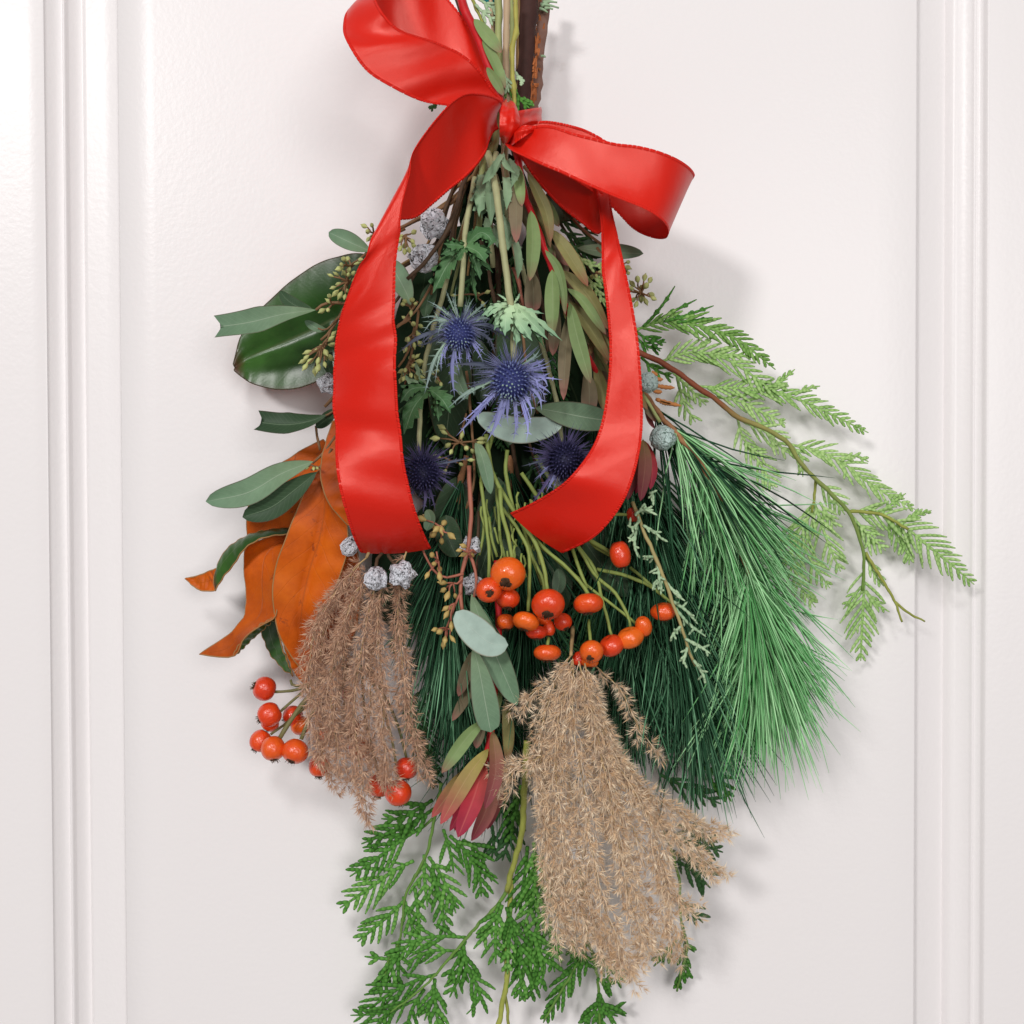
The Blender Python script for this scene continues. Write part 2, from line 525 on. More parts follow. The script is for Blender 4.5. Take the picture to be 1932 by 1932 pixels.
M['holly_sheath'] = leafmat('sea_holly_sheath', [(0, (0.26, 0.36, 0.22)), (1, (0.16, 0.27, 0.15))], vein=(0.26, 0.36, 0.24), vw=0.05, rough=0.5, side=0.2)
M['bract'] = leafmat('sea_holly_bract', [(0, (0.36, 0.44, 0.40)), (0.3, (0.25, 0.27, 0.46)), (0.7, (0.23, 0.24, 0.50)), (1, (0.25, 0.28, 0.46))], vein=(0.34, 0.36, 0.52), vw=0.08, rough=0.5, rvar=0.5)
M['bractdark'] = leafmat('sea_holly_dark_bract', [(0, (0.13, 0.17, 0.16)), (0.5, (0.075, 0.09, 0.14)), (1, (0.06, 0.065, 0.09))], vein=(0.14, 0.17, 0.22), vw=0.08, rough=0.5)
M['bractpale'] = leafmat('sea_holly_pale_bract', [(0, (0.40, 0.54, 0.38)), (0.5, (0.25, 0.36, 0.29)), (1, (0.16, 0.22, 0.24))], vein=(0.42, 0.52, 0.42), vw=0.08, rough=0.5)
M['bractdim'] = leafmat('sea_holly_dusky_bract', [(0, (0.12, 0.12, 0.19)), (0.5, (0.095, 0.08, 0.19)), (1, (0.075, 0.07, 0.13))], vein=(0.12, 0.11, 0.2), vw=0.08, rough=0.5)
M['floret'] = tintmat('sea_holly_floret', [(0, (0.035, 0.045, 0.16)), (0.5, (0.09, 0.105, 0.27)), (0.8, (0.19, 0.24, 0.40)), (1, (0.30, 0.42, 0.36))], rough=0.5)
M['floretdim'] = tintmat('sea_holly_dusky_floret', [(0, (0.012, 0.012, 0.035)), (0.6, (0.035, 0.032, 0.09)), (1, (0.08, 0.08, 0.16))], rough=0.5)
M['cedar'] = tintmat('cedar_scale', [(0, (0.022, 0.09, 0.010)), (0.5, (0.085, 0.255, 0.04)), (1, (0.27, 0.52, 0.13))], rough=0.5, var=0.2, bmp=0.3)
M['cedarpale'] = tintmat('cedar_underside_scale', [(0, (0.12, 0.27, 0.045)), (0.5, (0.32, 0.52, 0.17)), (1, (0.60, 0.77, 0.37))], rough=0.55, var=0.2, bmp=0.3)
M['cedarshade'] = tintmat('cedar_shaded_scale', [(0, (0.025, 0.075, 0.022)), (0.5, (0.05, 0.135, 0.045)), (1, (0.09, 0.19, 0.08))], rough=0.5, var=0.2, bmp=0.3)  # cedar green darkened so the colour itself carries the inner shade
M['cedarwood'] = leafmat('cedar_wood', [(0, (0.20, 0.055, 0.03)), (0.3, (0.235, 0.07, 0.035)), (0.42, (0.31, 0.28, 0.09)), (0.7, (0.24, 0.31, 0.085)), (1, (0.16, 0.28, 0.06))], rough=0.55, var=0.3, scale=60)
M['cedargreenstem'] = plain('cedar_shoot_stem', (0.13, 0.25, 0.05), 0.5, var=0.3, scale=130)
M['cedarstem'] = plain('cedar_green_stem', (0.32, 0.35, 0.075), 0.5, var=0.35, scale=130)
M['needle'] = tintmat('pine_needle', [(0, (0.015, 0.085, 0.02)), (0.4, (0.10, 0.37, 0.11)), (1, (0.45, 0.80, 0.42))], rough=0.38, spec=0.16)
M['needleshade'] = tintmat('pine_needle_shaded', [(0, (0.008, 0.03, 0.014)), (0.5, (0.03, 0.11, 0.05)), (1, (0.22, 0.48, 0.27))], rough=0.4, spec=0.12)  # shaded copy of the needle green; pale end of the ramp paints lit streaks
M['pinewood'] = plain('pine_bark', (0.31, 0.15, 0.07), 0.75, var=0.45, scale=260, bmp=0.7)
M['juniper'] = tintmat('juniper_scale', [(0, (0.20, 0.33, 0.19)), (1, (0.45, 0.60, 0.38))], rough=0.55)
M['juniperwood'] = plain('juniper_stem', (0.36, 0.30, 0.13), 0.6)
M['plume_l'] = tintmat('dusky_plume', [(0, (0.22, 0.11, 0.065)), (0.5, (0.47, 0.27, 0.17)), (1, (0.74, 0.52, 0.36))], rough=0.7, spec=0.06)
M['plume_r'] = tintmat('tan_plume', [(0, (0.30, 0.16, 0.08)), (0.5, (0.67, 0.46, 0.27)), (1, (0.95, 0.82, 0.62))], rough=0.7, spec=0.06)
def hairmat(name, stops):
    m = tintmat(name, stops, rough=0.8, spec=0.1)
    nt = m.node_tree
    b = nt.nodes['Principled BSDF']
    src = b.inputs['Base Color'].links[0].from_socket
    tr = nd(nt, 'ShaderNodeBsdfTranslucent')
    nt.links.new(src, tr.inputs[0])
    mx = nd(nt, 'ShaderNodeMixShader')
    mx.inputs[0].default_value = 0.45
    out = [n for n in nt.nodes if n.type == 'OUTPUT_MATERIAL'][0]
    nt.links.new(b.outputs[0], mx.inputs[1]); nt.links.new(tr.outputs[0], mx.inputs[2])
    nt.links.new(mx.outputs[0], out.inputs['Surface'])
    return m
M['hair_l'] = hairmat('dusky_plume_down', [(0, (0.44, 0.26, 0.18)), (1, (0.76, 0.56, 0.44))])
M['hair_r'] = hairmat('tan_plume_down', [(0, (0.62, 0.46, 0.32)), (1, (0.96, 0.84, 0.71))])
M['plumestem'] = plain('plume_stalk', (0.42, 0.29, 0.14), 0.6)
M['mag_brown'] = None
M['darkbark'] = plain('dark_bark', (0.062, 0.026, 0.021), 0.7, var=0.4, scale=150, bmp=0.6, bscale=260)
M['redbark'] = plain('red_brown_bark', (0.30, 0.165, 0.125), 0.75, var=0.6, scale=110, bmp=0.9, bscale=200)
M['peel'] = plain('peeled_bark', (0.46, 0.15, 0.05), 0.75, var=0.5, scale=300, bmp=0.8)
M['tan'] = plain('tan_reed', (0.50, 0.375, 0.235), 0.5, var=0.2, scale=90)
M['greenreed'] = plain('green_reed', (0.33, 0.38, 0.15), 0.5, var=0.25, scale=120)
M['yellowstem'] = plain('yellow_green_stem', (0.42, 0.40, 0.09), 0.5, var=0.3, scale=150)
M['browntwig'] = plain('brown_twig', (0.085, 0.05, 0.028), 0.65, var=0.4, scale=200, bmp=0.4)
M['ambertwig'] = plain('amber_twig', (0.26, 0.155, 0.06), 0.55, var=0.35, scale=200)
M['teal'] = plain('teal_wire', (0.0, 0.16, 0.17), 0.35)

def make_hip():
    m, nt, b = mat('rosehip_skin')
    oi = nd(nt, 'ShaderNodeObjectInfo')
    tex = nd(nt, 'ShaderNodeTexCoord').outputs['Object']
    nz = noise(nt, 1.7, 4, 0.6, vec=tex)
    f = math_(nt, 'ADD', math_(nt, 'MULTIPLY', oi.outputs['Random'], 0.75), math_(nt, 'MULTIPLY', nz, 0.45))
    c = ramp(nt, f, [(0.1, (0.60, 0.022, 0.008)), (0.5, (0.74, 0.055, 0.008)), (0.95, (0.84, 0.14, 0.01))])
    sp = math_(nt, 'GREATER_THAN', noise(nt, 9, 2, vec=tex), 0.70)
    c = mixc(nt, math_(nt, 'MULTIPLY', sp, 0.35), c, (0.3, 0.03, 0.01))
    nt.links.new(c, b.inputs['Base Color'])
    b.inputs['Roughness'].default_value = 0.24
    b.inputs['Coat Weight'].default_value = 0.35
    b.inputs['Coat Roughness'].default_value = 0.12
    b.inputs['Subsurface Weight'].default_value = 0.0
    bump(nt, b, noise(nt, 3.0, 4, vec=tex), 0.5, 0.0012)
    return m
M['hip'] = make_hip()
def make_gumnut(name, white, dark, thr=0.47):
    m, nt, b = mat(name)
    tex = nd(nt, 'ShaderNodeTexCoord').outputs['Object']
    vo = nd(nt, 'ShaderNodeTexVoronoi', feature='DISTANCE_TO_EDGE')
    vo.inputs['Scale'].default_value = 1.5
    va = nd(nt, 'ShaderNodeVectorMath', operation='ADD')
    nz = nd(nt, 'ShaderNodeTexNoise')
    nz.inputs['Scale'].default_value = 2.2
    nz.inputs['Detail'].default_value = 3
    nt.links.new(tex, nz.inputs['Vector'])
    nt.links.new(nz.outputs['Color'], va.inputs[0])
    nt.links.new(tex, va.inputs[1])
    nt.links.new(va.outputs[0], vo.inputs['Vector'])
    n2 = noise(nt, 3.6, 3, 0.6, vec=tex, dist=1.2)
    f = math_(nt, 'SUBTRACT', vo.outputs['Distance'], math_(nt, 'MULTIPLY', math_(nt, 'SUBTRACT', n2, thr), 0.75))
    c = ramp(nt, f, [(0.03, dark), (0.055, tuple((a + b_) / 2.5 for a, b_ in zip(white, dark))), (0.085, white)])
    c = mixc(nt, math_(nt, 'MULTIPLY', n2, 0.15), c, tuple(x * .55 for x in white))
    nt.links.new(c, b.inputs['Base Color'])
    b.inputs['Roughness'].default_value = 0.5
    bump(nt, b, f, 0.8, 0.004)
    return m
M['gumnut'] = make_gumnut('silvered_gumnut', (0.80, 0.82, 0.88), (0.02, 0.018, 0.022), 0.56)
M['gumnutgreen'] = make_gumnut('frosted_green_gumnut', (0.56, 0.72, 0.68), (0.06, 0.13, 0.09), 0.58)
def make_mag_under():
    m, nt, b = mat('magnolia_underside')
    u, v = uvxy(nt)
    av = math_(nt, 'ABSOLUTE', math_(nt, 'SUBTRACT', v, 0.5))
    n1 = noise(nt, 28, 5, 0.65)
    c = ramp(nt, n1, [(0.25, (0.30, 0.045, 0.002)), (0.5, (0.56, 0.098, 0.002)), (0.75, (0.70, 0.15, 0.004))])
    n2 = noise(nt, 75, 6, 0.75, dist=1.0)
    blot = math_(nt, 'DIVIDE', math_(nt, 'SUBTRACT', n2, 0.60), 0.05, clamp=True)
    c = mixc(nt, math_(nt, 'MULTIPLY', blot, 0.55), c, (0.14, 0.028, 0.010))
    big = math_(nt, 'DIVIDE', math_(nt, 'SUBTRACT', noise(nt, 13, 4, 0.6), 0.46), 0.2, clamp=True)
    c = mixc(nt, math_(nt, 'MULTIPLY', big, 0.55), c, (0.22, 0.035, 0.004))
    ph = math_(nt, 'ADD', math_(nt, 'MULTIPLY', u, 9.0), math_(nt, 'MULTIPLY', av, -3.4))
    ph = math_(nt, 'ADD', ph, math_(nt, 'MULTIPLY', noise(nt, 25, 2), 0.8))
    w = math_(nt, 'ABSOLUTE', math_(nt, 'SUBTRACT', math_(nt, 'FRACT', ph), 0.5))
    sv = math_(nt, 'SUBTRACT', 1.0, math_(nt, 'DIVIDE', w, 0.045), clamp=True)
    mid = math_(nt, 'SUBTRACT', 1.0, math_(nt, 'DIVIDE', av, 0.022), clamp=True)
    f = math_(nt, 'MAXIMUM', math_(nt, 'MULTIPLY', sv, 0.32), mid)
    c = mixc(nt, math_(nt, 'MULTIPLY', f, 0.5), c, (0.30, 0.075, 0.015))
    nt.links.new(c, b.inputs['Base Color'])
    b.inputs['Roughness'].default_value = 0.48
    b.inputs['Specular IOR Level'].default_value = 0.2
    bump(nt, b, math_(nt, 'ADD', f, math_(nt, 'MULTIPLY', noise(nt, 700, 4), 0.4)), 0.35, 0.0008)
    return m
M['mag_brown'] = make_mag_under()
M['mag_green'] = leafmat('magnolia_topside', [(0, (0.010, 0.030, 0.006)), (0.45, (0.018, 0.062, 0.009)), (0.93, (0.04, 0.12, 0.018)), (1, (0.09, 0.04, 0.025))], vein=(0.09, 0.13, 0.05), vw=0.02, rough=0.30, side=0.10, sidecount=9, bmp=0.2, spec=0.40, scale=22, edge=(0.05, 0.07, 0.03), var=0.45)
M['deep'] = leafmat('shade_toned_leaf', [(0, (0.008, 0.022, 0.007)), (1, (0.007, 0.020, 0.008))], vein=(0.03, 0.05, 0.02), vw=0.02, rough=0.6, bmp=0.15, spec=0.08)  # near-black green: shade of the bouquet's heart painted into the leaf colour
M['mag_rim'] = plain('magnolia_rim', (0.34, 0.17, 0.06), 0.5)
M['mag_dark_rim'] = plain('magnolia_dark_rim', (0.06, 0.045, 0.02), 0.5)

# ------------------------------------------------------------------ the door
def build_door():
    r = thing('door', 'white painted door with a raised centre panel behind the hanging bouquet', 'door', P(966, 1932, 0) + np.array([0, 0, -0.1]))
    zb, zt = -0.62, 0.62
    def strip(name, prof, bev=1):
        mb = MB()
        X = np.array([p[0] for p in prof]); Y = np.array([p[1] for p in prof])
        n = len(prof)
        zs = np.linspace(zb, zt, 9)
        V = [(X[i], Y[i], z) for z in zs for i in range(n)]
        F = [(k * n + i, k * n + i + 1, (k + 1) * n + i + 1, (k + 1) * n + i) for k in range(8) for i in range(n - 1)]
        mb.add(V, F)
        o = part(name, mb, M['door'], r)
        return o
    def qx(x): return P(x, 966, 0)[0]
    def q(x, mm): return (qx(x), -mm / 1000)
    def arc(x0, d0, x1, d1, bul, n=8):
        out = []
        for i in range(n + 1):
            t = i / n
            out.append(q(x0 + (x1 - x0) * t, d0 + (d1 - d0) * t + bul * math.sin(math.pi * t)))
        return out
    # from the left stile to the right one; depth in millimetres towards the room
    strip('stile', [q(-900, -0.5), q(60, -0.5), q(88, -0.5), q(91, -1.0)])
    left = [q(91, -1.2)] + arc(92, -2.0, 119, -7.6, -0.7) + [q(120, -6.0)] + arc(121, -5.2, 127, -5.8, 0.9, 5) + [q(129, -7.4)] + arc(130, -7.8, 151, -12.6, -0.6) + [q(153, -11.0), q(157, -9.2), q(161, -9.0)]
    strip('moulding', left)
    strip('panel', [q(161, -9.0), q(195, -8.2), q(222, -7.6)] + arc(223, -7.4, 232, 0, 1.2, 8) + [q(300, 0), q(966, 0), q(1650, 0)] + arc(1725, 0, 1729, -1.2, 0.3, 5) + [q(1739, -8.2), q(1741, -8.6), q(1770, -11.6), q(1797, -15.2)])
    right = [q(1797, -15.2)] + arc(1798, -14.6, 1814, -10.0, 1.2, 10) + arc(1815, -10.0, 1838, -6.2, -0.5, 10) + arc(1839, -5.8, 1845, -5.2, 0.6, 6) + arc(1846, -5.4, 1856, -3.6, -0.3) + arc(1857, -3.0, 1865, -0.5, 0.9, 8)
    strip('moulding', right)
    strip('stile', [q(1865, -0.5), q(1868, -0.4), q(1900, -0.4), q(2900, -0.4)])
    for o in list(r.children):
        o.data.update()
build_door()

# ------------------------------------------------------------------ the ribbon bow
def build_ribbon():
    r = thing('ribbon_bow', 'wide red satin ribbon tied in a bow with two loops and two curving tails', 'ribbon bow', pt('a', 900, 575, 84))
    def band(name, A, B, n=90, m=12, bulge=0.0, lift=None, label=None, st=True):
        mb = MB()
        G, Nn = patch(mb, A, B, n, m, bulge, 0.0, lift=lift, uvscale=0.05)
        o = part(name, mb, M['satin'], r, label=label)
        if st:
            part('stitched_edge', stitches(G, Nn, 0), M['thread'], o, kind='stuff')
            part('stitched_edge', stitches(G, Nn, 1), M['thread'], o, kind='stuff')
        return o
    # upper left loop: front band out, round the far end above the picture, back band home
    A = pts('q', [(944, 205, 84), (900, 207, 96), (841, 199, 106), (797, 190, 112), (746, 169, 118), (698, 137, 122), (666, 99, 122), (648, 59, 116), (651, 28, 104), (676, 22, 88), (712, 50, 74), (755, 92, 66), (800, 132, 62), (845, 168, 62), (890, 195, 66), (935, 214, 74)])
    B = pts('q', [(946, 188, 86), (931, 168, 94), (906, 135, 102), (867, 99, 108), (829, 83, 112), (785, 68, 116), (746, 50, 119), (720, 22, 118), (703, -20, 108), (715, -62, 92), (760, -70, 76), (805, -45, 66), (846, 0, 60), (893, 64, 58), (920, 112, 62), (946, 184, 74)])
    band('loop', A, B, 130, 12, 0.0, lift=lambda u, v: 0.0016 * np.sin(u * 17) * np.sin(v * 3.1) + 0.0009 * np.sin(u * 41 + v * 5))
    # right loop
    A = pts('a', [(905, 640, 88), (960, 612, 98), (1040, 598, 106), (1110, 605, 110), (1200, 635, 113), (1300, 660, 115), (1400, 683, 117), (1500, 695, 118), (1600, 720, 117), (1690, 757, 112), (1752, 800, 102), (1772, 838, 88), (1735, 850, 76), (1620, 810, 70), (1470, 745, 70), (1300, 640, 74), (1190, 598, 77), (1060, 576, 79), (965, 600, 80), (915, 640, 80)])
    B = pts('a', [(868, 668, 88), (892, 705, 98), (960, 742, 106), (1050, 785, 111), (1140, 822, 114), (1240, 868, 117), (1340, 912, 120), (1430, 949, 122), (1530, 990, 122), (1605, 1035, 118), (1645, 1085, 108), (1637, 1130, 92), (1570, 1128, 80), (1480, 1085, 74), (1380, 985, 72), (1240, 880, 72), (1120, 815, 74), (1000, 750, 77), (910, 700, 80), (880, 675, 80)])
    band('loop', A, B, 140, 12, 0.03, lift=lambda u, v: 0.0014 * np.sin(u * 19 + 1) * np.sin(v * 3.1) + 0.001 * np.exp(-((u - .07) / .03) ** 2) * np.sin(v * 9))
    # left tail: arches out of the knot, turns over and falls
    R = pts('a', [(852, 492, 90), (832, 468, 98), (790, 450, 108), (740, 445, 116), (690, 448, 120), (640, 466, 122), (592, 505, 122), (530, 582, 120), (470, 672, 116), (436, 738, 114), (418, 800, 114), (400, 870, 113), (384, 960, 112), (372, 1060, 110)])
    R = np.vstack([R, pts('q', [(753, 450, 107), (746, 502, 106), (744, 550, 106), (743, 595, 107), (745, 637, 108), (748, 693, 109), (751, 767, 108), (756, 820, 107), (764, 885, 105), (777, 941, 100), (793, 989, 91), (813, 1034, 74)])])
    L = pts('a', [(842, 610, 88), (826, 628, 90), (803, 670, 92), (782, 706, 94), (758, 745, 96), (722, 800, 96), (680, 850, 96), (610, 905, 94), (525, 972, 92), (440, 1030, 92), (340, 1045, 98), (283, 1085, 104), (244, 1140, 108), (212, 1215, 109)])
    L = np.vstack([L, pts('q', [(675, 512, 106), (652, 568, 100), (640, 606, 96), (633, 648, 92), (630.5, 690, 90), (630, 735, 90), (630.5, 780, 92), (632, 822, 96), (635, 883, 102), (646, 942, 103), (662, 995, 93), (681, 1045, 73)])])
    def wv(u, v):
        z = np.clip((u - 0.6) / 0.1, 0, 1)
        return z * (0.0005 * np.sin(u * 66 + v * 1.0) + 0.0008 * np.sin(u * 34 + 1 - v * 1.2) + 0.0004 * np.sin(u * 105 - v * 2)) + (1 - z) * 0.0012 * np.sin(u * 30 + v * 4)
    band('tail', L, R, 170, 14, 0.05, lift=wv, label='left ribbon tail, wide and falling to a slanted cut end')
    # right tail: runs behind the loop, turns over and falls, curling under at its end
    Lr = pts('a', [(905, 660, 82), (960, 690, 80), (1050, 740, 74), (1180, 820, 70), (1262, 862, 72), (1292, 868, 78), (1311, 878, 84), (1317, 950, 86), (1324, 1040, 88), (1330, 1120, 90), (1334, 1210, 92)])
    Lr = np.vstack([Lr, pts('q', [(1136, 510, 94), (1142, 555, 96), (1147, 600, 97), (1150, 645, 98), (1149.5, 695, 98), (1146, 738, 98), (1138, 786, 99), (1124, 830, 101), (1104, 866, 103), (1077, 899, 104), (1044, 926, 98), (1005, 950, 87), (963, 968, 73)])])
    Rr = pts('a', [(880, 690, 80), (945, 750, 76), (1010, 842, 68), (1120, 970, 62), (1230, 1055, 62), (1322, 1108, 66), (1346, 1000, 72), (1362, 905, 80), (1378, 985, 85), (1400, 1085, 88), (1416, 1170, 91)])
    Rr = np.vstack([Rr, pts('q', [(1177, 500, 94), (1189, 553, 97), (1199, 610, 99), (1206, 663, 101), (1210, 716, 102), (1212, 769, 103), (1211, 815, 104), (1206, 855, 106), (1196, 896, 107), (1180, 938, 107), (1157, 975, 102), (1118, 1014, 91), (1060, 1044, 72)])])
    band('tail', Lr, Rr, 170, 14, 0.03, lift=lambda u, v: 0.0009 * np.sin(u * 38 + v * 3), label='right ribbon tail, narrow at the top and curling inwards')
    # knot: a band wrapped round the stalks, a pleated crossing fold and the pinched root of the right loop
    mb = MB()
    pl = lambda amp, k, ph=0: (lambda u, v: amp * np.sin(v * k + ph + u * 1.5) * np.sin(np.clip(u, .05, .95) * math.pi))
    A = pts('a', [(1042, 506, 30), (1036, 510, 72), (990, 518, 86), (945, 526, 94), (905, 535, 97), (870, 548, 94)])
    B = pts('a', [(1044, 582, 30), (1038, 584, 72), (992, 590, 86), (955, 606, 94), (920, 630, 97), (885, 650, 94)])
    patch(mb, A, B, 50, 14, 0.05, 0.0003, lift=pl(.0007, 9), uvscale=0.05)
    A = pts('a', [(872, 482, 84), (858, 500, 95), (849, 535, 101), (846, 575, 103), (846, 615, 102), (848, 650, 97), (862, 684, 84)])
    B = pts('a', [(905, 488, 84), (928, 510, 95), (940, 545, 101), (942, 580, 103), (934, 618, 102), (915, 652, 97), (885, 690, 84)])
    patch(mb, A, B, 50, 16, 0.20, 0.0004, lift=lambda u, v: .0008 * np.sin(v * 8.5 + u * 2.2 + 1), uvscale=0.05)
    A = pts('a', [(905, 655, 92), (925, 618, 101), (945, 600, 105), (970, 594, 106), (1000, 596, 104), (1030, 602, 99)])
    B = pts('a', [(892, 694, 90), (912, 688, 100), (935, 672, 105), (958, 654, 106), (985, 636, 105), (1015, 622, 100)])
    patch(mb, B, A, 40, 12, 0.12, 0.0003, lift=pl(.0006, 9, 2), uvscale=0.05)
    part('knot', mb, M['satin'], r)
    return r
build_ribbon()

# ------------------------------------------------------------------ stalks bound above and below the knot
def simple_stem(name, label, cat_, lst, fr, mm, r0, r1, m, wob=0.0003, nodes=0, sides=8, group=None):
    C = pts(fr, lst, mm)
    t = thing(name, label, cat_, C[0], group)
    mb = MB()
    stem_path(mb, C, S(r0), S(r1), sides, wob=wob, nodes=nodes)
    part('stem', mb, m, t)
    return t

def fuzz_bark(mb, C, r, count, m_i=0):
    """torn flakes of bark along a branch"""
    E = even(C, 60)
    T, Sd, Nn = frames(E)
    for _ in range(count):
        i = rng.randrange(3, 57)
        a = U(-1.2, 1.9)
        o = Sd[i] * math.cos(a) + Nn[i] * math.sin(a)
        b = E[i] + o * r
        l = U(.002, .006)
        tip = b + o * U(.0005, .0022) + T[i] * l * rng.choice((-1, 1))
        s = np.cross(o, T[i]) * U(.0004, .0012)
        mb.add([b - s, b + s, tip + s * .4, tip - s * .4], [(0, 1, 2, 3)], None, U(0, 1), m_i)

def build_top():
    # the thick dark cut branch and the peeling branch
    C = pts('a', [(985, -60), (980, 60), (972, 200), (966, 330), (960, 450), (950, 620)], 38)
    t = thing('bark_branch', 'thick smooth dark brown cut branch standing above the knot', 'branch', C[-1])
    mb = MB(); stem_path(mb, C, S(19.5), S(14), 12, wob=.0003); part('bark', mb, M['darkbark'], t)
    C = pts('a', [(1064, -60), (1056, 60), (1040, 200), (1028, 330), (1015, 450), (995, 640)], 27)
    t = thing('cedar_branch', 'red brown peeling branch with torn bark, right of the thick dark branch', 'branch', C[-1])
    mb = MB(); stem_path(mb, C, S(12), S(9), 12, wob=.0004, nodes=4); b = part('bark', mb, M['redbark'], t)
    mb = MB(); fuzz_bark(mb, C, S(10.5), 90); fuzz_bark(mb, pts('a', [(1030, 190), (1018, 300), (1004, 470)], 36), S(9), 110)
    part('bark_flake', mb, M['peel'], b, kind='stuff')
    mb = MB()
    for (x, y, x2, y2) in ((1040, 20, 1128, 38), (1050, 10, 1120, 12), (1035, 40, 1075, 60), (1020, 25, 1010, 90), (1045, 30, 1085, 8), (1060, 40, 1100, 44), (1042, 268, 1065, 272)):
        c = pts('a', [(x, y), ((x + x2) / 2, (y + y2) / 2 - 4), (x2, y2)], 34)
        stem_path(mb, c, S(3.2), S(1.6), 5)
    part('twig', mb, M['juniper'], t)
    simple_stem('reed_stalk', 'straight tan reed stalk running down to the bow knot', 'stalk', [(880, -60), (879, 100), (878, 300), (884, 490), (900, 600)], 'a', 62, 6.3, 5.2, M['tan'])
    t = simple_stem('green_stalk', 'thick pale green stalk left of the tan reed', 'stalk', [(842, -60), (843, 60), (842, 170), (846, 300), (870, 480)], 'a', 56, 7.5, 5.0, M['greenreed'])
    simple_stem('yellow_stalk', 'knobbly yellow green stalk right of the tan reed', 'stalk', [(926, -60), (924, 60), (925, 150), (908, 235), (906, 330), (912, 420), (915, 520)], 'a', 66, 4.2, 3.8, M['yellowstem'], nodes=5)
    simple_stem('dark_stalk', 'dark olive stalk beside the upper left ribbon loop', 'stalk', [(640, -50), (665, 40), (700, 140), (760, 290), (830, 470)], 'a', 50, 7.5, 5, M['browntwig'])
    simple_stem('wire_tie', 'teal tie wrapped between the stalks at the top', 'tie', [(760, -12), (790, 8), (812, 12), (840, -8)], 'a', 46, 6, 6, M['teal'], sides=6)
    simple_stem('thin_stalk', 'thin tan stalk left of the thick pale green stalk', 'stalk', [(800, -50), (815, 150), (850, 350), (890, 520)], 'a', 50, 3.2, 2.8, M['tan'])
    simple_stem('thin_stalk', 'thin brown stalk behind the pale green stalk', 'stalk', [(822, -50), (830, 150), (858, 330), (893, 520)], 'a', 40, 4, 3.4, M['browntwig'])
    simple_stem('thin_stalk', 'thin olive stalk squeezed between the tan reed and the knobbly stalk', 'stalk', [(902, -50), (902, 150), (896, 330), (905, 520)], 'a', 48, 4.4, 3.6, M['greenreed'])
    simple_stem('amber_stalk', 'slim amber stalk tucked behind the dark branch', 'stalk', [(935, -50), (937, 120), (935, 300), (935, 480)], 'a', 40, 5, 4, M['ambertwig'])
build_top()

# ------------------------------------------------------------------ leucadendrons
def blades(t, fr, rows, mkeys, base_m=None):
    """rows: (path, width in that frame's units, depth, material key, profile, fold)"""
    k = FR[fr][2]
    for row in rows:
        path, w, d, key = row[:4]
        prof = row[4] if len(row) > 4 else 'lance'
        fold = row[5] if len(row) > 5 else 0.25
        mb = MB()
        C = pts(fr, path, d)
        dm = d if not isinstance(d, tuple) else sum(d) / 2
        leaf(mb, C, S(w * k, dm), prof, fold=fold, cup=U(-.15, .1), wave=U(0, .04), nu=16, nv=8, twist=U(-.35, .35), N=norm(FRONT + np.array([U(-.35, .35), 0, U(-.2, .35)])))
        part('leaf', mb, M[key], t)

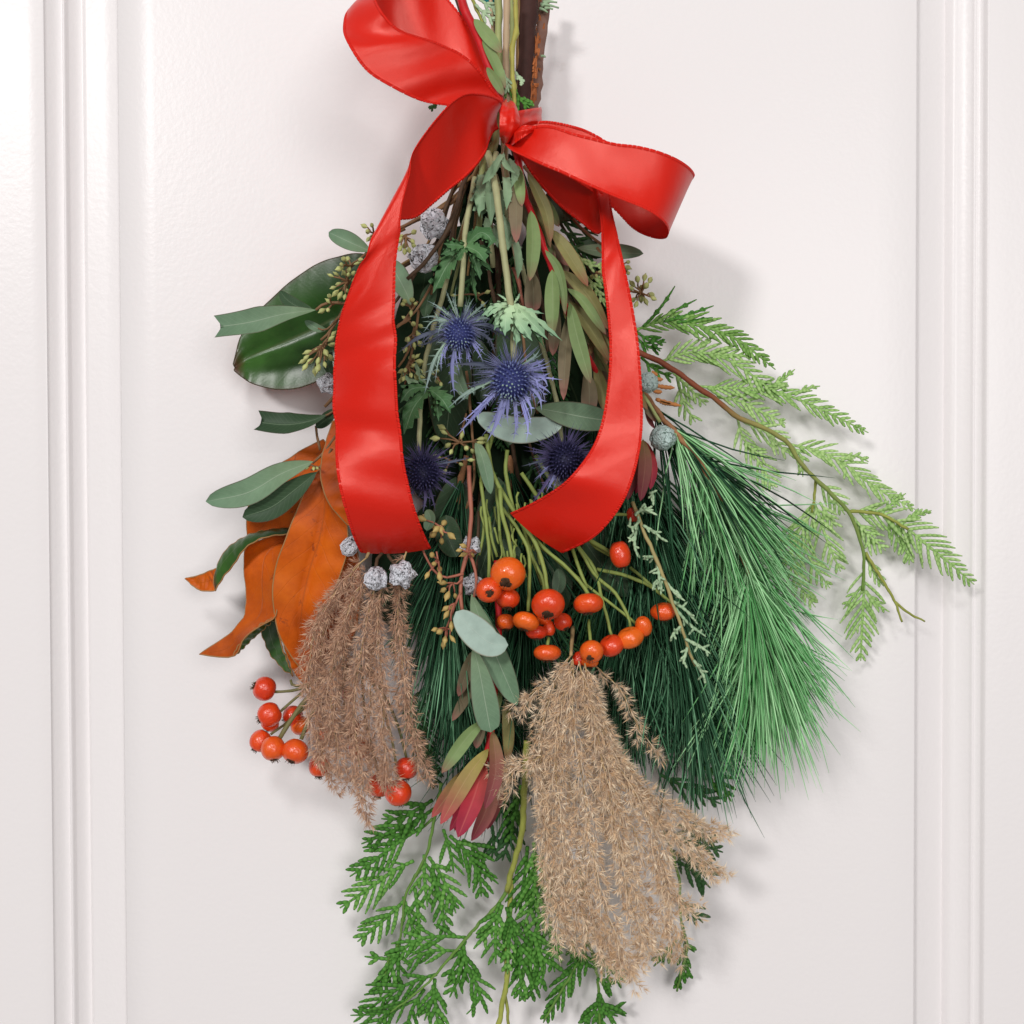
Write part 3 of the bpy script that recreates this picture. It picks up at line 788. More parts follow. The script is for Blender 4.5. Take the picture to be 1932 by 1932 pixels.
def build_leucadendron():
    sp = pts('c', [(930, 120, 70), (965, 200, 74), (1010, 300, 77), (1080, 470, 79), (1115, 590, 80), (1165, 720, 80), (1215, 870, 79), (1280, 1040, 76), (1400, 1300, 68), (1560, 1600, 56), (1790, 2050, 50)])
    t = thing('leucadendron_sprig', 'olive lance leaved leucadendron with a bright red stem between the ribbon tails', 'foliage stem', sp[0], 'leucadendron stems')
    mb = MB()
    up = pts('a', [(650, -40, 62), (690, 60, 64), (720, 130, 66), (755, 220, 70), (790, 310, 72), (830, 420, 74), (880, 600, 74), (930, 740, 72)])
    stem_path(mb, np.vstack([up, sp[1:]]), S(8), S(4.2), 8, n=60, wob=.0003)
    part('stem', mb, M['redstem'], t)
    blades(t, 'c', [
        ([(925, 40), (905, 240), (905, 525)], 100, (84, 92), 'leucgrey'),
        ([(915, -30), (930, 120), (945, 265)], 78, (84, 90), 'leuc'),
        ([(1010, 295), (1022, 520), (1000, 795)], 112, (82, 92), 'leuc'),
        ([(985, 30), (1060, 170), (1125, 330), (1150, 520)], 88, (80, 86), 'leucolive'),
        ([(1155, 430), (1270, 590), (1415, 835)], 105, (78, 84), 'leucolive'),
        ([(1160, 715), (1165, 930), (1165, 1185)], 112, (84, 90), 'leuc'),
        ([(1180, 940), (1180, 1130), (1165, 1330)], 95, (76, 80), 'leucgrey'),
        ([(1110, 575), (1200, 700), (1240, 860), (1255, 1035)], 68, (84, 88), 'leuc'),
        ([(1000, 700), (1025, 850), (1030, 1020)], 122, (68, 74), 'leucgrey', 'spoon'),
        ([(1280, 1030), (1255, 1310), (1242, 1645)], 98, (78, 86), 'leucgrey'),
        ([(1285, 950), (1340, 1200), (1435, 1525)], 108, (82, 92), 'leuc'),
        ([(1230, 720), (1400, 880), (1560, 1140)], 105, (76, 80), 'leucolive'),
        ([(1290, 940), (1430, 1130), (1570, 1370)], 96, (72, 76), 'leucolive'),
        ([(1270, 850), (1380, 940), (1545, 1180)], 70, (78, 80), 'leuc'),
        ([(1400, 1430), (1425, 1560), (1425, 1725)], 108, (66, 70), 'leucgrey', 'spoon'),
        ([(1470, 1400), (1510, 1550), (1560, 1760)], 92, (62, 66), 'leucolive'),
        ([(1060, 420), (1120, 520), (1170, 640)], 60, (70, 72), 'leucgrey'),
        ([(1390, 1240), (1480, 1400), (1580, 1580)], 90, (58, 62), 'leucgrey'),
        ([(1010, 240), (1110, 400), (1150, 560)], 52, (74, 76), 'leucolive'),
    ], None)
    extra = []
    for k in range(26):          # narrower leaves crowding the stem behind the large ones
        f = U(0, 1)
        x, y = 930 + 600 * f + U(-60, 60), 60 + 1250 * f + U(-120, 120)
        l = U(200, 360)
        extra.append(([(x, y), (x + l * U(.05, .3), y + l * .5), (x + l * U(.15, .6), y + l)], U(46, 78), U(52, 72), rng.choice(['leucolive', 'leucgrey', 'leuc', 'leucgrey'])))
    blades(t, 'c', extra, None)
    # leaves above the knot
    blades(t, 'a', [
        ([(725, 90), (790, 170), (855, 250)], 62, (70, 76), 'leuc'),
        ([(765, 190), (820, 290), (872, 420)], 52, (72, 76), 'leuc'),
        ([(785, 320), (830, 390), (865, 455)], 44, (76, 78), 'leuc'),
    ], None)
    # lower flowering stem
    sp = pts('f', [(420, 300, 55), (430, 700, 60), (400, 1100, 66), (385, 1290, 68), (365, 1400, 70), (340, 1480, 70)])
    t = thing('leucadendron_flower', 'crimson tipped leucadendron flower pointing down beside the tan plume', 'flower', sp[0], 'leucadendron stems')
    mb = MB(); stem_path(mb, sp, S(6), S(6.5), 8); part('stem', mb, M['redstem'], t)
    blades(t, 'f', [
        ([(470, 1100), (485, 1280), (480, 1450)], 70, 58, 'leucolive'),
        ([(285, 815), (250, 930), (200, 1075)], 72, 66, 'leucgrey'),
        ([(290, 960), (240, 1080), (165, 1215)], 62, 62, 'leucgrey'),
        ([(330, 1190), (320, 1270), (303, 1372)], 68, 74, 'leucgrey'),
        ([(390, 900), (425, 1060), (405, 1200)], 62, 64, 'leuc'),
        ([(345, 1215), (250, 1310), (105, 1512)], 82, (74, 82), 'leuc'),
        ([(440, 1480), (420, 1650), (365, 1835)], 82, (58, 62), 'leucmauve'),
        ([(345, 1450), (260, 1640), (150, 1845)], 70, (60, 64), 'leucred'),
        ([(330, 1450), (190, 1580), (48, 1765)], 84, (66, 70), 'leucblush'),
        ([(372, 1375), (250, 1540), (98, 1805)], 98, (74, 86), 'leucblush'),
        ([(380, 1500), (370, 1690), (275, 1900)], 108, (68, 78), 'leucmauve'),
        ([(350, 1455), (290, 1650), (197, 1880)], 118, (72, 88), 'leucred'),
        ([(395, 1270), (415, 1500), (352, 1718)], 88, (78, 90), 'leucmauve'),
        ([(320, 1480), (200, 1700), (180, 1845)], 60, (58, 60), 'leucred'),
    ], None)
    # the bud half hidden by the right tail
    sp = pts('d', [(60, 700, 52), (150, 780, 58), (215, 870, 62)])
    t = thing('leucadendron_bud', 'small magenta leucadendron bud peeping out beside the right ribbon tail', 'flower', sp[0], 'leucadendron stems')
    mb = MB(); stem_path(mb, sp, S(5), S(6), 8); part('stem', mb, M['redstem'], t)
    blades(t, 'd', [
        ([(240, 880), (250, 1000), (228, 1175)], 66, (66, 78), 'leucmauve'),
        ([(250, 890), (282, 1010), (275, 1120)], 52, (64, 72), 'leucred'),
        ([(215, 880), (200, 1030), (165, 1170)], 60, (62, 70), 'leucmauve'),
        ([(230, 900), (225, 1060), (205, 1140)], 52, (60, 64), 'leucred'),
        ([(160, 540), (205, 650), (262, 740)], 40, (62, 64), 'leucolive'),
        ([(235, 660), (260, 730), (300, 800)], 42, (58, 62), 'leucgrey'),
        ([(250, 700), (270, 790), (295, 830)], 30, (56, 58), 'leucmauve'),
    ], None)
build_leucadendron()

# ------------------------------------------------------------------ sea hollies
def spiny(mb, C, w, teeth, tl, N=FRONT, fold=0.2, curl=0.0, root_w=0.35, tint=0.5, sharp=0.0):
    """a blade with pairs of sharp forward-pointing teeth"""
    n = teeth * 2 + 2
    E = even(C, n)
    T, Sd, Nn = frames(E, N)
    u = np.linspace(0, 1, n)
    hw = w / 2 * (root_w + (1 - root_w) * np.sin(np.clip(u * 1.15, 0, 1) * math.pi * 0.62)) * np.clip((1 - u) * 2.6, 0.02, 1)
    V, F, UV = [], [], []
    for i in range(n):
        dep = Nn[i] * (fold * hw[i] + curl * hw[i] * math.sin(i * 1.7))
        V += [E[i] - Sd[i] * hw[i] + dep, E[i], E[i] + Sd[i] * hw[i] + dep]
        UV += [(u[i], 0.0), (u[i], 0.5), (u[i], 1.0)]
    for i in range(n - 1):
        a = i * 3
        F += [(a, a + 1, a + 4, a + 3), (a + 1, a + 2, a + 5, a + 4)]
    for k in range(teeth):
        i = 2 * k + 1
        for s, o in ((-1, 0), (1, 2)):
            L = tl * U(.6, 1.3) * (1 - 0.5 * u[i])
            tip = V[i * 3 + o] + Sd[i] * s * L + T[i] * L * U(.6, 1.1) + Nn[i] * L * U(-.4, .6)
            F.append((i * 3 + o, (i + 1) * 3 + o, len(V)) if i + 1 < n else (i * 3 + o, (i - 1) * 3 + o, len(V)))
            if sharp:
                F.pop()
                e0, e1 = V[i * 3 + o], V[(i + 1) * 3 + o]
                V.append(e0 + (e1 - e0) * sharp); UV.append((u[i], 0.1 if s < 0 else 0.9))
                F.append((i * 3 + o, len(V) - 1, len(V)))
            elif i - 1 >= 0: F.append(((i - 1) * 3 + o, i * 3 + o, len(V)))
            V.append(tip); UV.append((u[i], 0.1 if s < 0 else 0.9))
    mb.add(V, F, UV, tint)

def flower_head(mb, c, A, r, lr, dim=False):
    """the thimble: rows of pointed florets on an egg-shaped core"""
    A = norm(A)
    B = norm(np.cross(A, [0.3, 0.2, 1])); Cc = np.cross(A, B)
    n = 240
    # core
    rings, V, F = 8, [], []
    for i in range(rings + 1):
        th = math.pi * i / rings
        for j in range(12):
            ph = 2 * math.pi * j / 12
            V.append(c + (A * math.cos(th) * lr + (B * math.cos(ph) + Cc * math.sin(ph)) * math.sin(th) * r) * 0.86)
    for i in range(rings):
        for j in range(12):
            F.append((i * 12 + j, i * 12 + (j + 1) % 12, (i + 1) * 12 + (j + 1) % 12, (i + 1) * 12 + j))
    mb.add(V, F, None, 0.05)
    for k in range(n):
        zf = 1 - 1.75 * (k + .5) / n
        ph = k * 2.399963
        rad = math.sqrt(max(0, 1 - zf * zf))
        dirn = A * zf * lr / r + (B * math.cos(ph) + Cc * math.sin(ph)) * rad
        base = c + (A * zf * lr + (B * math.cos(ph) + Cc * math.sin(ph)) * rad * r) * 0.84
        o = norm(dirn + nrng.normal(0, .08, 3))
        s1 = norm(np.cross(o, [0.2, .5, 1])); s2 = np.cross(o, s1)
        w = r * U(.045, .07); L = r * U(.20, .34)
        tip = base + o * L
        midp = base + o * L * .6
        V = [base + s1 * w * .6, base + s2 * w * .6, base - s1 * w * .6, base - s2 * w * .6, midp + s1 * w, midp + s2 * w, midp - s1 * w, midp - s2 * w, tip]
        F = [(i, (i + 1) % 4, 4 + (i + 1) % 4, 4 + i) for i in range(4)] + [(4 + i, 4 + (i + 1) % 4, 8) for i in range(4)]
        tb = U(.25, .75) + (0.25 if zf > .75 else 0)
        mb.add(V, F, None, [0.1] * 4 + [tb] * 4 + [min(1, tb + .2)])
        if k % 2 == 0:      # a longer bristle between the florets
            t2 = base + o * r * U(.4, .62)
            mb.add([base + s1 * w * .3, base - s1 * w * .3, t2], [(0, 1, 2)], None, U(.3, .8))

def holly(label, stem, fr, head, r, axis, bracts, stem_r=5, mats=('bract', 'floret'), d=90, leaves=(), fluff=320, lr=1.15):
    k = FR[fr][2]
    sp = pts(*stem)
    t = thing('sea_holly', label, 'thistle flower', sp[0], 'sea holly thistles')
    mb = MB(); stem_path(mb, sp, S(stem_r), S(stem_r * .95), 9, wob=.0002); part('stem', mb, M['holly_stem'], t)
    c = pt(fr, head[0], head[1], d)
    A = norm(axis)
    rr = S(r * k, d)
    mb = MB(); flower_head(mb, c, A, rr, rr * lr); h = part('flower_head', mb, M[mats[1]], t)
    base = c - A * rr * lr * 0.75
    mb = MB()
    for _ in range(fluff):
        a = U(0, 6.28)
        B = norm(np.cross(A, [0.3, 0.2, 1])); Cc = np.cross(A, B)
        o = norm(B * math.cos(a) + Cc * math.sin(a) + A * U(-.15, 1.0))
        b = base + o * rr * .5
        L = rr * U(.6, 1.75)
        s = norm(np.cross(o, FRONT + nrng.normal(0, .3, 3))) * rr * .022
        mid = b + o * L * .5 + nrng.normal(0, rr * .04, 3)
        mb.add([b - s, b + s, mid + s * .8, mid - s * .8, b + o * L], [(0, 1, 2, 3), (3, 2, 4)], [(0, 0.2), (0, .8), (.5, .8), (.5, .2), (1, .5)], .5)
    part('bristle', mb, M[mats[0]], h, kind='stuff')
    for row in bracts:
        path, w, dd, key = row[:4]
        mb = MB()
        C = pts(fr, path, dd)
        # the root of every bract sits on the head's base
        C = np.vstack([base * 0.75 + C[0] * 0.25, C[1:]]) if len(C) > 2 else np.vstack([base, (base + C[-1]) / 2 + np.array([0, -.0015, .002]), C[-1]])
        teeth = max(2, int(length(C) / (rr * .55)))
        wk = w * k * .74
        spiny(mb, C, S(wk, d), teeth, S(wk * 1.5, d), fold=U(.1, .6), N=norm(FRONT + nrng.normal(0, .35, 3)), sharp=.3)
        for _e in range(3):       # narrower bracts of the second row
            C2 = C + (np.linspace(0, 1, len(C)) ** 1.2)[:, None] * nrng.normal(0, rr * .30, 3)
            C2 = C2[0] + (C2 - C2[0]) * U(.6, .95)
            spiny(mb, C2, S(wk * .42, d), max(2, teeth - 1), S(wk * 1.1, d), fold=U(.1, .6), N=norm(FRONT + nrng.normal(0, .4, 3)), sharp=.25)
        part('bract', mb, M[key], t)
    for row in leaves:
        path, w, dd, key = row[:4]
        mb = MB()
        C = pts(row[4] if len(row) > 4 else fr, path, dd)
        spiny(mb, C, S(w * FR[row[4] if len(row) > 4 else fr][2], 85), 4, S(w * FR[row[4] if len(row) > 4 else fr][2] * .42, 85), fold=U(.15, .6), curl=U(.0, .35), root_w=.4, N=norm(FRONT + nrng.normal(0, .3, 3)))
        part('leaf', mb, M[key], t)
    return t

def build_hollies():
    bb, bd, bp = 'bract', 'bractdark', 'bractpale'
    holly('upper blue sea holly thistle hanging on a green stem in a ruff of pale spines',
          ('c', [(610, 60, 72), (565, 300, 78), (540, 450, 82), (530, 620, 84), (520, 800, 84), (505, 980, 82)]), 'c', (500, 1175), 108, (-.05, -.62, -.75),
          [([(470, 1120), (230, 1190), (60, 1310)], 40, (84, 88), bd), ([(440, 1090), (330, 1085), (240, 1165)], 52, (84, 92), bp),
           ([(450, 1050), (350, 980), (265, 935)], 16, (82, 86), bp), ([(460, 1030), (430, 930), (395, 845)], 14, (80, 84), bp), ([(480, 1030), (455, 940), (440, 900)], 12, (80, 80), bp),
           ([(540, 1040), (570, 970), (605, 915)], 14, (82, 86), bp), ([(560, 1050), (640, 990), (700, 945)], 20, (84, 90), bp), ([(570, 1060), (680, 1010), (770, 985)], 20, (84, 88), bd),
           ([(580, 1080), (720, 1120), (880, 1230)], 46, (84, 92), bd), ([(560, 1180), (620, 1280), (670, 1370)], 26, (88, 94), bb), ([(530, 1220), (570, 1350), (580, 1440)], 22, (86, 90), bb),
           ([(470, 1200), (445, 1400), (465, 1625)], 40, (90, 94), bb), ([(420, 1200), (330, 1350), (250, 1600)], 42, (86, 88), bp), ([(440, 1220), (380, 1320), (370, 1440)], 22, (86, 88), bb),
           ([(420, 1150), (300, 1230), (180, 1260)], 28, (82, 84), bd), ([(600, 1130), (700, 1200), (760, 1330)], 34, (86, 88), bd), ([(510, 1210), (500, 1340), (520, 1400)], 22, (90, 92), bb),
           ([(580, 1060), (660, 1060), (720, 1070)], 40, (84, 86), bp), ([(420, 1080), (320, 1050), (225, 1060)], 18, (82, 84), bp)],
          stem_r=5, d=88,
          leaves=[([(540, 540), (460, 540), (385, 530)], 60, (84, 90), 'holly_green'), ([(540, 545), (450, 570), (365, 610)], 60, (84, 88), 'holly_green'),
                  ([(520, 560), (410, 690), (310, 885)], 110, (82, 80), 'holly_green'), ([(535, 560), (500, 610), (470, 650)], 40, (88, 94), 'holly_green'),
                  ([(550, 550), (630, 590), (690, 670)], 80, (86, 94), 'holly_green'), ([(560, 530), (650, 450), (725, 500), (700, 560)], 80, (84, 90), 'holly_green'),
                  ([(560, 560), (610, 660), (650, 790)], 50, (84, 86), 'holly_green'), ([(560, 540), (650, 560), (735, 600)], 60, (80, 80), 'holly_green'),
                  ([(550, 550), (600, 480), (590, 420)], 60, (82, 86), 'holly_green'), ([(560, 560), (690, 680), (740, 740)], 40, (82, 84), 'holly_green'),
                  ([(590, 640), (595, 800), (625, 940)], 30, (76, 76), 'holly_green'),
                  ([(650, 40), (650, 180), (640, 340)], 84, (78, 84), 'holly_sheath'), ([(690, 20), (670, 200), (655, 360)], 60, (76, 80), 'holly_sheath')])
    holly('large violet blue sea holly thistle hanging in front of a grey eucalyptus leaf',
          ('c', [(700, -120, 80), (745, 60, 86), (780, 300, 92), (815, 600, 96), (850, 900, 98), (885, 1100, 98), (890, 1380, 94)]), 'c', (865, 1510), 136, (-.03, -.72, -.68),
          [([(800, 1400), (640, 1390), (455, 1390)], 44, (92, 96), bd), ([(760, 1470), (640, 1530), (540, 1560)], 26, (96, 100), bd), ([(760, 1540), (560, 1590), (415, 1705)], 34, (98, 100), bp),
           ([(770, 1620), (620, 1740), (475, 1905)], 44, (100, 104), bb), ([(820, 1640), (770, 1790), (695, 1945)], 50, (104, 106), bb), ([(900, 1640), (905, 1800), (880, 1950)], 36, (102, 104), bb),
           ([(950, 1640), (985, 1800), (975, 1950)], 36, (102, 104), bb), ([(960, 1600), (1005, 1690), (1005, 1770)], 30, (100, 104), bb), ([(990, 1560), (1060, 1610), (1085, 1720)], 36, (98, 100), bb),
           ([(990, 1520), (1100, 1560), (1150, 1600)], 40, (98, 102), bb), ([(980, 1490), (1130, 1490), (1235, 1500)], 26, (96, 98), bb), ([(970, 1450), (1080, 1420), (1150, 1400)], 30, (96, 98), bb),
           ([(960, 1420), (1030, 1340), (1075, 1280)], 26, (94, 98), bp), ([(930, 1400), (950, 1310), (945, 1235)], 24, (92, 98), bd), ([(900, 1390), (905, 1300), (890, 1240)], 18, (92, 96), bd),
           ([(850, 1390), (830, 1300), (800, 1230)], 20, (92, 96), bd), ([(820, 1400), (760, 1340), (715, 1300)], 22, (92, 94), bd), ([(1000, 1540), (1080, 1580), (1110, 1670)], 34, (100, 102), bb),
           ([(780, 1600), (700, 1660), (640, 1700)], 24, (100, 102), bb), ([(970, 1440), (1080, 1370), (1110, 1350)], 40, (94, 96), bb), ([(980, 1480), (1080, 1470), (1130, 1550)], 52, (96, 98), bb), ([(780, 1440), (690, 1460), (590, 1465)], 26, (94, 96), bd), ([(860, 1640), (840, 1740), (850, 1830)], 34, (104, 106), bb)],
          stem_r=6.2, d=98, fluff=320,
          leaves=[([(870, 960), (760, 985), (655, 1045)], 60, (98, 96), 'holly_pale'), ([(865, 960), (790, 1040), (745, 1150)], 50, (98, 100), 'holly_pale'),
                  ([(870, 970), (830, 1060), (825, 1190)], 80, (100, 106), 'holly_pale'), ([(880, 980), (920, 1080), (1020, 1225)], 72, (100, 108), 'holly_pale'),
                  ([(885, 970), (990, 1070), (1130, 1215)], 64, (100, 104), 'holly_pale'), ([(890, 965), (1030, 1060), (1235, 1225)], 34, (98, 100), 'holly_pale'),
                  ([(885, 960), (1000, 1010), (1105, 1030)], 26, (96, 98), 'holly_pale'), ([(865, 955), (790, 900), (765, 890)], 14, (98, 98), 'holly_pale'),
                  ([(890, 955), (920, 910), (930, 880)], 14, (98, 98), 'holly_pale'), ([(885, 980), (900, 1120), (905, 1270)], 50, (100, 102), 'holly_pale'),
                  ([(860, 960), (740, 1010), (690, 1060)], 24, (96, 98), 'holly_pale'), ([(890, 960), (1000, 1100), (1110, 1280)], 36, (94, 94), 'holly_green')])
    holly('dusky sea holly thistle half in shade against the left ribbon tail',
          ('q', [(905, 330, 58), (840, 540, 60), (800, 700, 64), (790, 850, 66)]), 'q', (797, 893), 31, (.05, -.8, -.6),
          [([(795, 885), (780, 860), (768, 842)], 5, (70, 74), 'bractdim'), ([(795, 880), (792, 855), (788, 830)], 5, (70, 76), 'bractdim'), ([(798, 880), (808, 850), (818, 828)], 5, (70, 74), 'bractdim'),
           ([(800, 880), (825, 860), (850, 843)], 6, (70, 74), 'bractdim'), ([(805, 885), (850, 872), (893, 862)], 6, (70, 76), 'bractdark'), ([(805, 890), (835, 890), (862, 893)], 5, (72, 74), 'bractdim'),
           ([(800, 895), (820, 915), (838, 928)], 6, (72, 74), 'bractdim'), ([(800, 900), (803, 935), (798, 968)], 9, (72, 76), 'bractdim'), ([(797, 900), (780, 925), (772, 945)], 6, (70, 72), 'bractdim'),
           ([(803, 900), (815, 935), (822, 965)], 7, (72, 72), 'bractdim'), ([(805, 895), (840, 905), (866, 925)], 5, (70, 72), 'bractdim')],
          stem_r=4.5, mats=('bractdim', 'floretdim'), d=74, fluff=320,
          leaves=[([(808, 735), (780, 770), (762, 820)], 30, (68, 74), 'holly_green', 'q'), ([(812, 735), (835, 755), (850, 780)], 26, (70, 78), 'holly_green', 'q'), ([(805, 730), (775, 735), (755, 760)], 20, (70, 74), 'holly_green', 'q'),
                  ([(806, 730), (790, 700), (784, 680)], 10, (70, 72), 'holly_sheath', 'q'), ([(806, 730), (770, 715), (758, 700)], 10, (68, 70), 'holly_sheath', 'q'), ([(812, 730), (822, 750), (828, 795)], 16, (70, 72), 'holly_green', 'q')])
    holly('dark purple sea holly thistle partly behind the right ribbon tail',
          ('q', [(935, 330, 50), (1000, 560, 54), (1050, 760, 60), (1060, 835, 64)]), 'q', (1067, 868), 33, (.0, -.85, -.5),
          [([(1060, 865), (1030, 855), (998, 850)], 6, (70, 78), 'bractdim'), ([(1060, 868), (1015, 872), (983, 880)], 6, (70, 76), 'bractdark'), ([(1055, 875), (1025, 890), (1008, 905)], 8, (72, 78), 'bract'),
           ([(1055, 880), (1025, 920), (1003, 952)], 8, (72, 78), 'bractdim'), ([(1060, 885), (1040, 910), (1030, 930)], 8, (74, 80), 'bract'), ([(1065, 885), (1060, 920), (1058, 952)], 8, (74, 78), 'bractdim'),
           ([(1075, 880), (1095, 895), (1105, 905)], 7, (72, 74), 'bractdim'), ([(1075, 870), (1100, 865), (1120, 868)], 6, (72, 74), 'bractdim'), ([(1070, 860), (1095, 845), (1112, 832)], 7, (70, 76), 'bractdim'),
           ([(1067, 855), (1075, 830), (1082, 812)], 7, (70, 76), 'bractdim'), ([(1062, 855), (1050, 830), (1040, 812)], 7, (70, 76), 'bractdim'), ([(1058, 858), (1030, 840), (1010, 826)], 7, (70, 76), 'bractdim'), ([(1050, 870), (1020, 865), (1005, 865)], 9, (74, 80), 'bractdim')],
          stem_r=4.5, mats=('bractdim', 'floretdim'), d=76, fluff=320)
    # a fifth plant shows only its pale sheathing leaves under the knot
    sp = pts('c', [(760, -120, 66), (730, 100, 72), (720, 380, 70), (740, 700, 60)])
    t = thing('sea_holly_stalk', 'pale green sea holly stalk with spiny sheathing leaves just under the knot', 'thistle stalk', sp[0], 'sea holly thistles')
    mb = MB(); stem_path(mb, sp, S(5), S(4.5), 8); part('stem', mb, M['holly_stem'], t)
    for path, w, dd in [([(725, 40), (720, 200), (725, 400)], 84, (82, 88)), ([(830, 60), (840, 160), (835, 290)], 64, (84, 90)), ([(770, 330), (830, 400), (850, 520)], 70, (78, 82)),
                        ([(860, 470), (850, 520), (845, 580)], 60, (80, 84)), ([(890, 520), (912, 620), (915, 785)], 72, (84, 86)), ([(800, 400), (850, 470), (870, 560)], 60, (76, 80)),
                        ([(700, 350), (690, 420), (720, 470)], 60, (78, 82)), ([(760, 400), (760, 500), (775, 560)], 50, (72, 74)), ([(780, -60), (720, 30), (660, 110)], 60, (88, 92)), ([(840, -60), (900, 20), (870, 130)], 60, (86, 92)),
                        ([(810, -110), (830, -40), (900, 30)], 44, (88, 94)), ([(800, -100), (760, -40), (740, 40)], 40, (90, 94)), ([(790, 150), (800, 250), (820, 330)], 60, (76, 78))]:
        mb = MB(); C = pts('c', path, dd)
        spiny(mb, C, S(w * FR['c'][2], 85), 3, S(w * FR['c'][2] * .26, 85), fold=U(.2, .6), curl=U(0, .2), root_w=.85, sharp=.3, N=norm(FRONT + nrng.normal(0, .3, 3)))
        part('leaf', mb, M['holly_sheath'], t)
build_hollies()

# ------------------------------------------------------------------ seeded eucalyptus
def seed_mesh(name, m):
    mb = MB()
    prof = [(0, .10), (.08, .16), (.30, .36), (.52, .42), (.66, .34), (.78, .18), (1.0, .02)]
    V, F = [], []
    k = 7
    for z, r in prof:
        for j in range(k):
            a = 2 * math.pi * j / k
            V.append((r * math.cos(a), r * math.sin(a), z))
    for i in range(len(prof) - 1):
        for j in range(k):
            F.append((i * k + j, i * k + (j + 1) % k, (i + 1) * k + (j + 1) % k, (i + 1) * k + j))
    mb.add(V, F)
    return mb.mesh(name, m)
SEED = seed_mesh('seed', M['seed'])
SEEDGOLD = seed_mesh('golden_seed', M['seedgold'])
def align(d):
    return Vector(d).to_track_quat('Z', 'Y')

def seed_cluster(t, fr, origin, buds, mm, size=14, me=None, twig='euctwig'):
    """stalks from one fork to every bud; the buds themselves share one mesh"""
    me = me or SEED
    k = FR[fr][2]
    mb = MB()
    o = pt(fr, origin[0], origin[1], mm)
    spots = []
    for (x, y) in buds:
        b = pt(fr, x, y, mm + U(-7, 11))
        dirn = norm(b - o + np.array([0, 0, -.0006]))
        L = S(size * U(.85, 1.2), mm)
        root = b - dirn * L * .5
        mid = (o + root) / 2 + nrng.normal(0, .0006, 3)
        stem_path(mb, np.array([o, mid, root]), S(2.0, mm), S(1.5, mm), 5, n=6)
        spots.append((root, dirn, L))
    c = part('seed_cluster', mb, M[twig], t)
    for root, dirn, L in spots:
        piece('seed', me, c, root, align(dirn + nrng.normal(0, .12, 3)), (L * U(.66, .85), L * U(.66, .85), L * 1.18))

def euc_leaves(t, rows):
    for fr, path, w, d, key, prof, fold in rows:
        k = FR[fr][2]
        mb = MB()
        C = pts(fr, path, d)
        dm = d if not isinstance(d, tuple) else sum(d) / 2
        leaf(mb, C, S(w * k, dm), 'cut' if prof.startswith('cut') else prof, fold=fold, cup=U(-.12, .12), wave=U(.01, .035), nu=20, nv=8,
             notch=.28 if prof == 'cutnotch' else (.05 if prof == 'cut' else 0), twist=U(-.3, .3), N=norm(FRONT + np.array([U(-.25, .25), 0, U(-.15, .3)])))
        part('leaf', mb, M[key], t)
def twigs(t, rows, m, name='stem'):
    mb = MB()
    for fr, path, d, r0, r1 in rows:
        stem_path(mb, pts(fr, path, d), S(r0), S(r1), 7, wob=.0002)
    return part(name, mb, m, t)

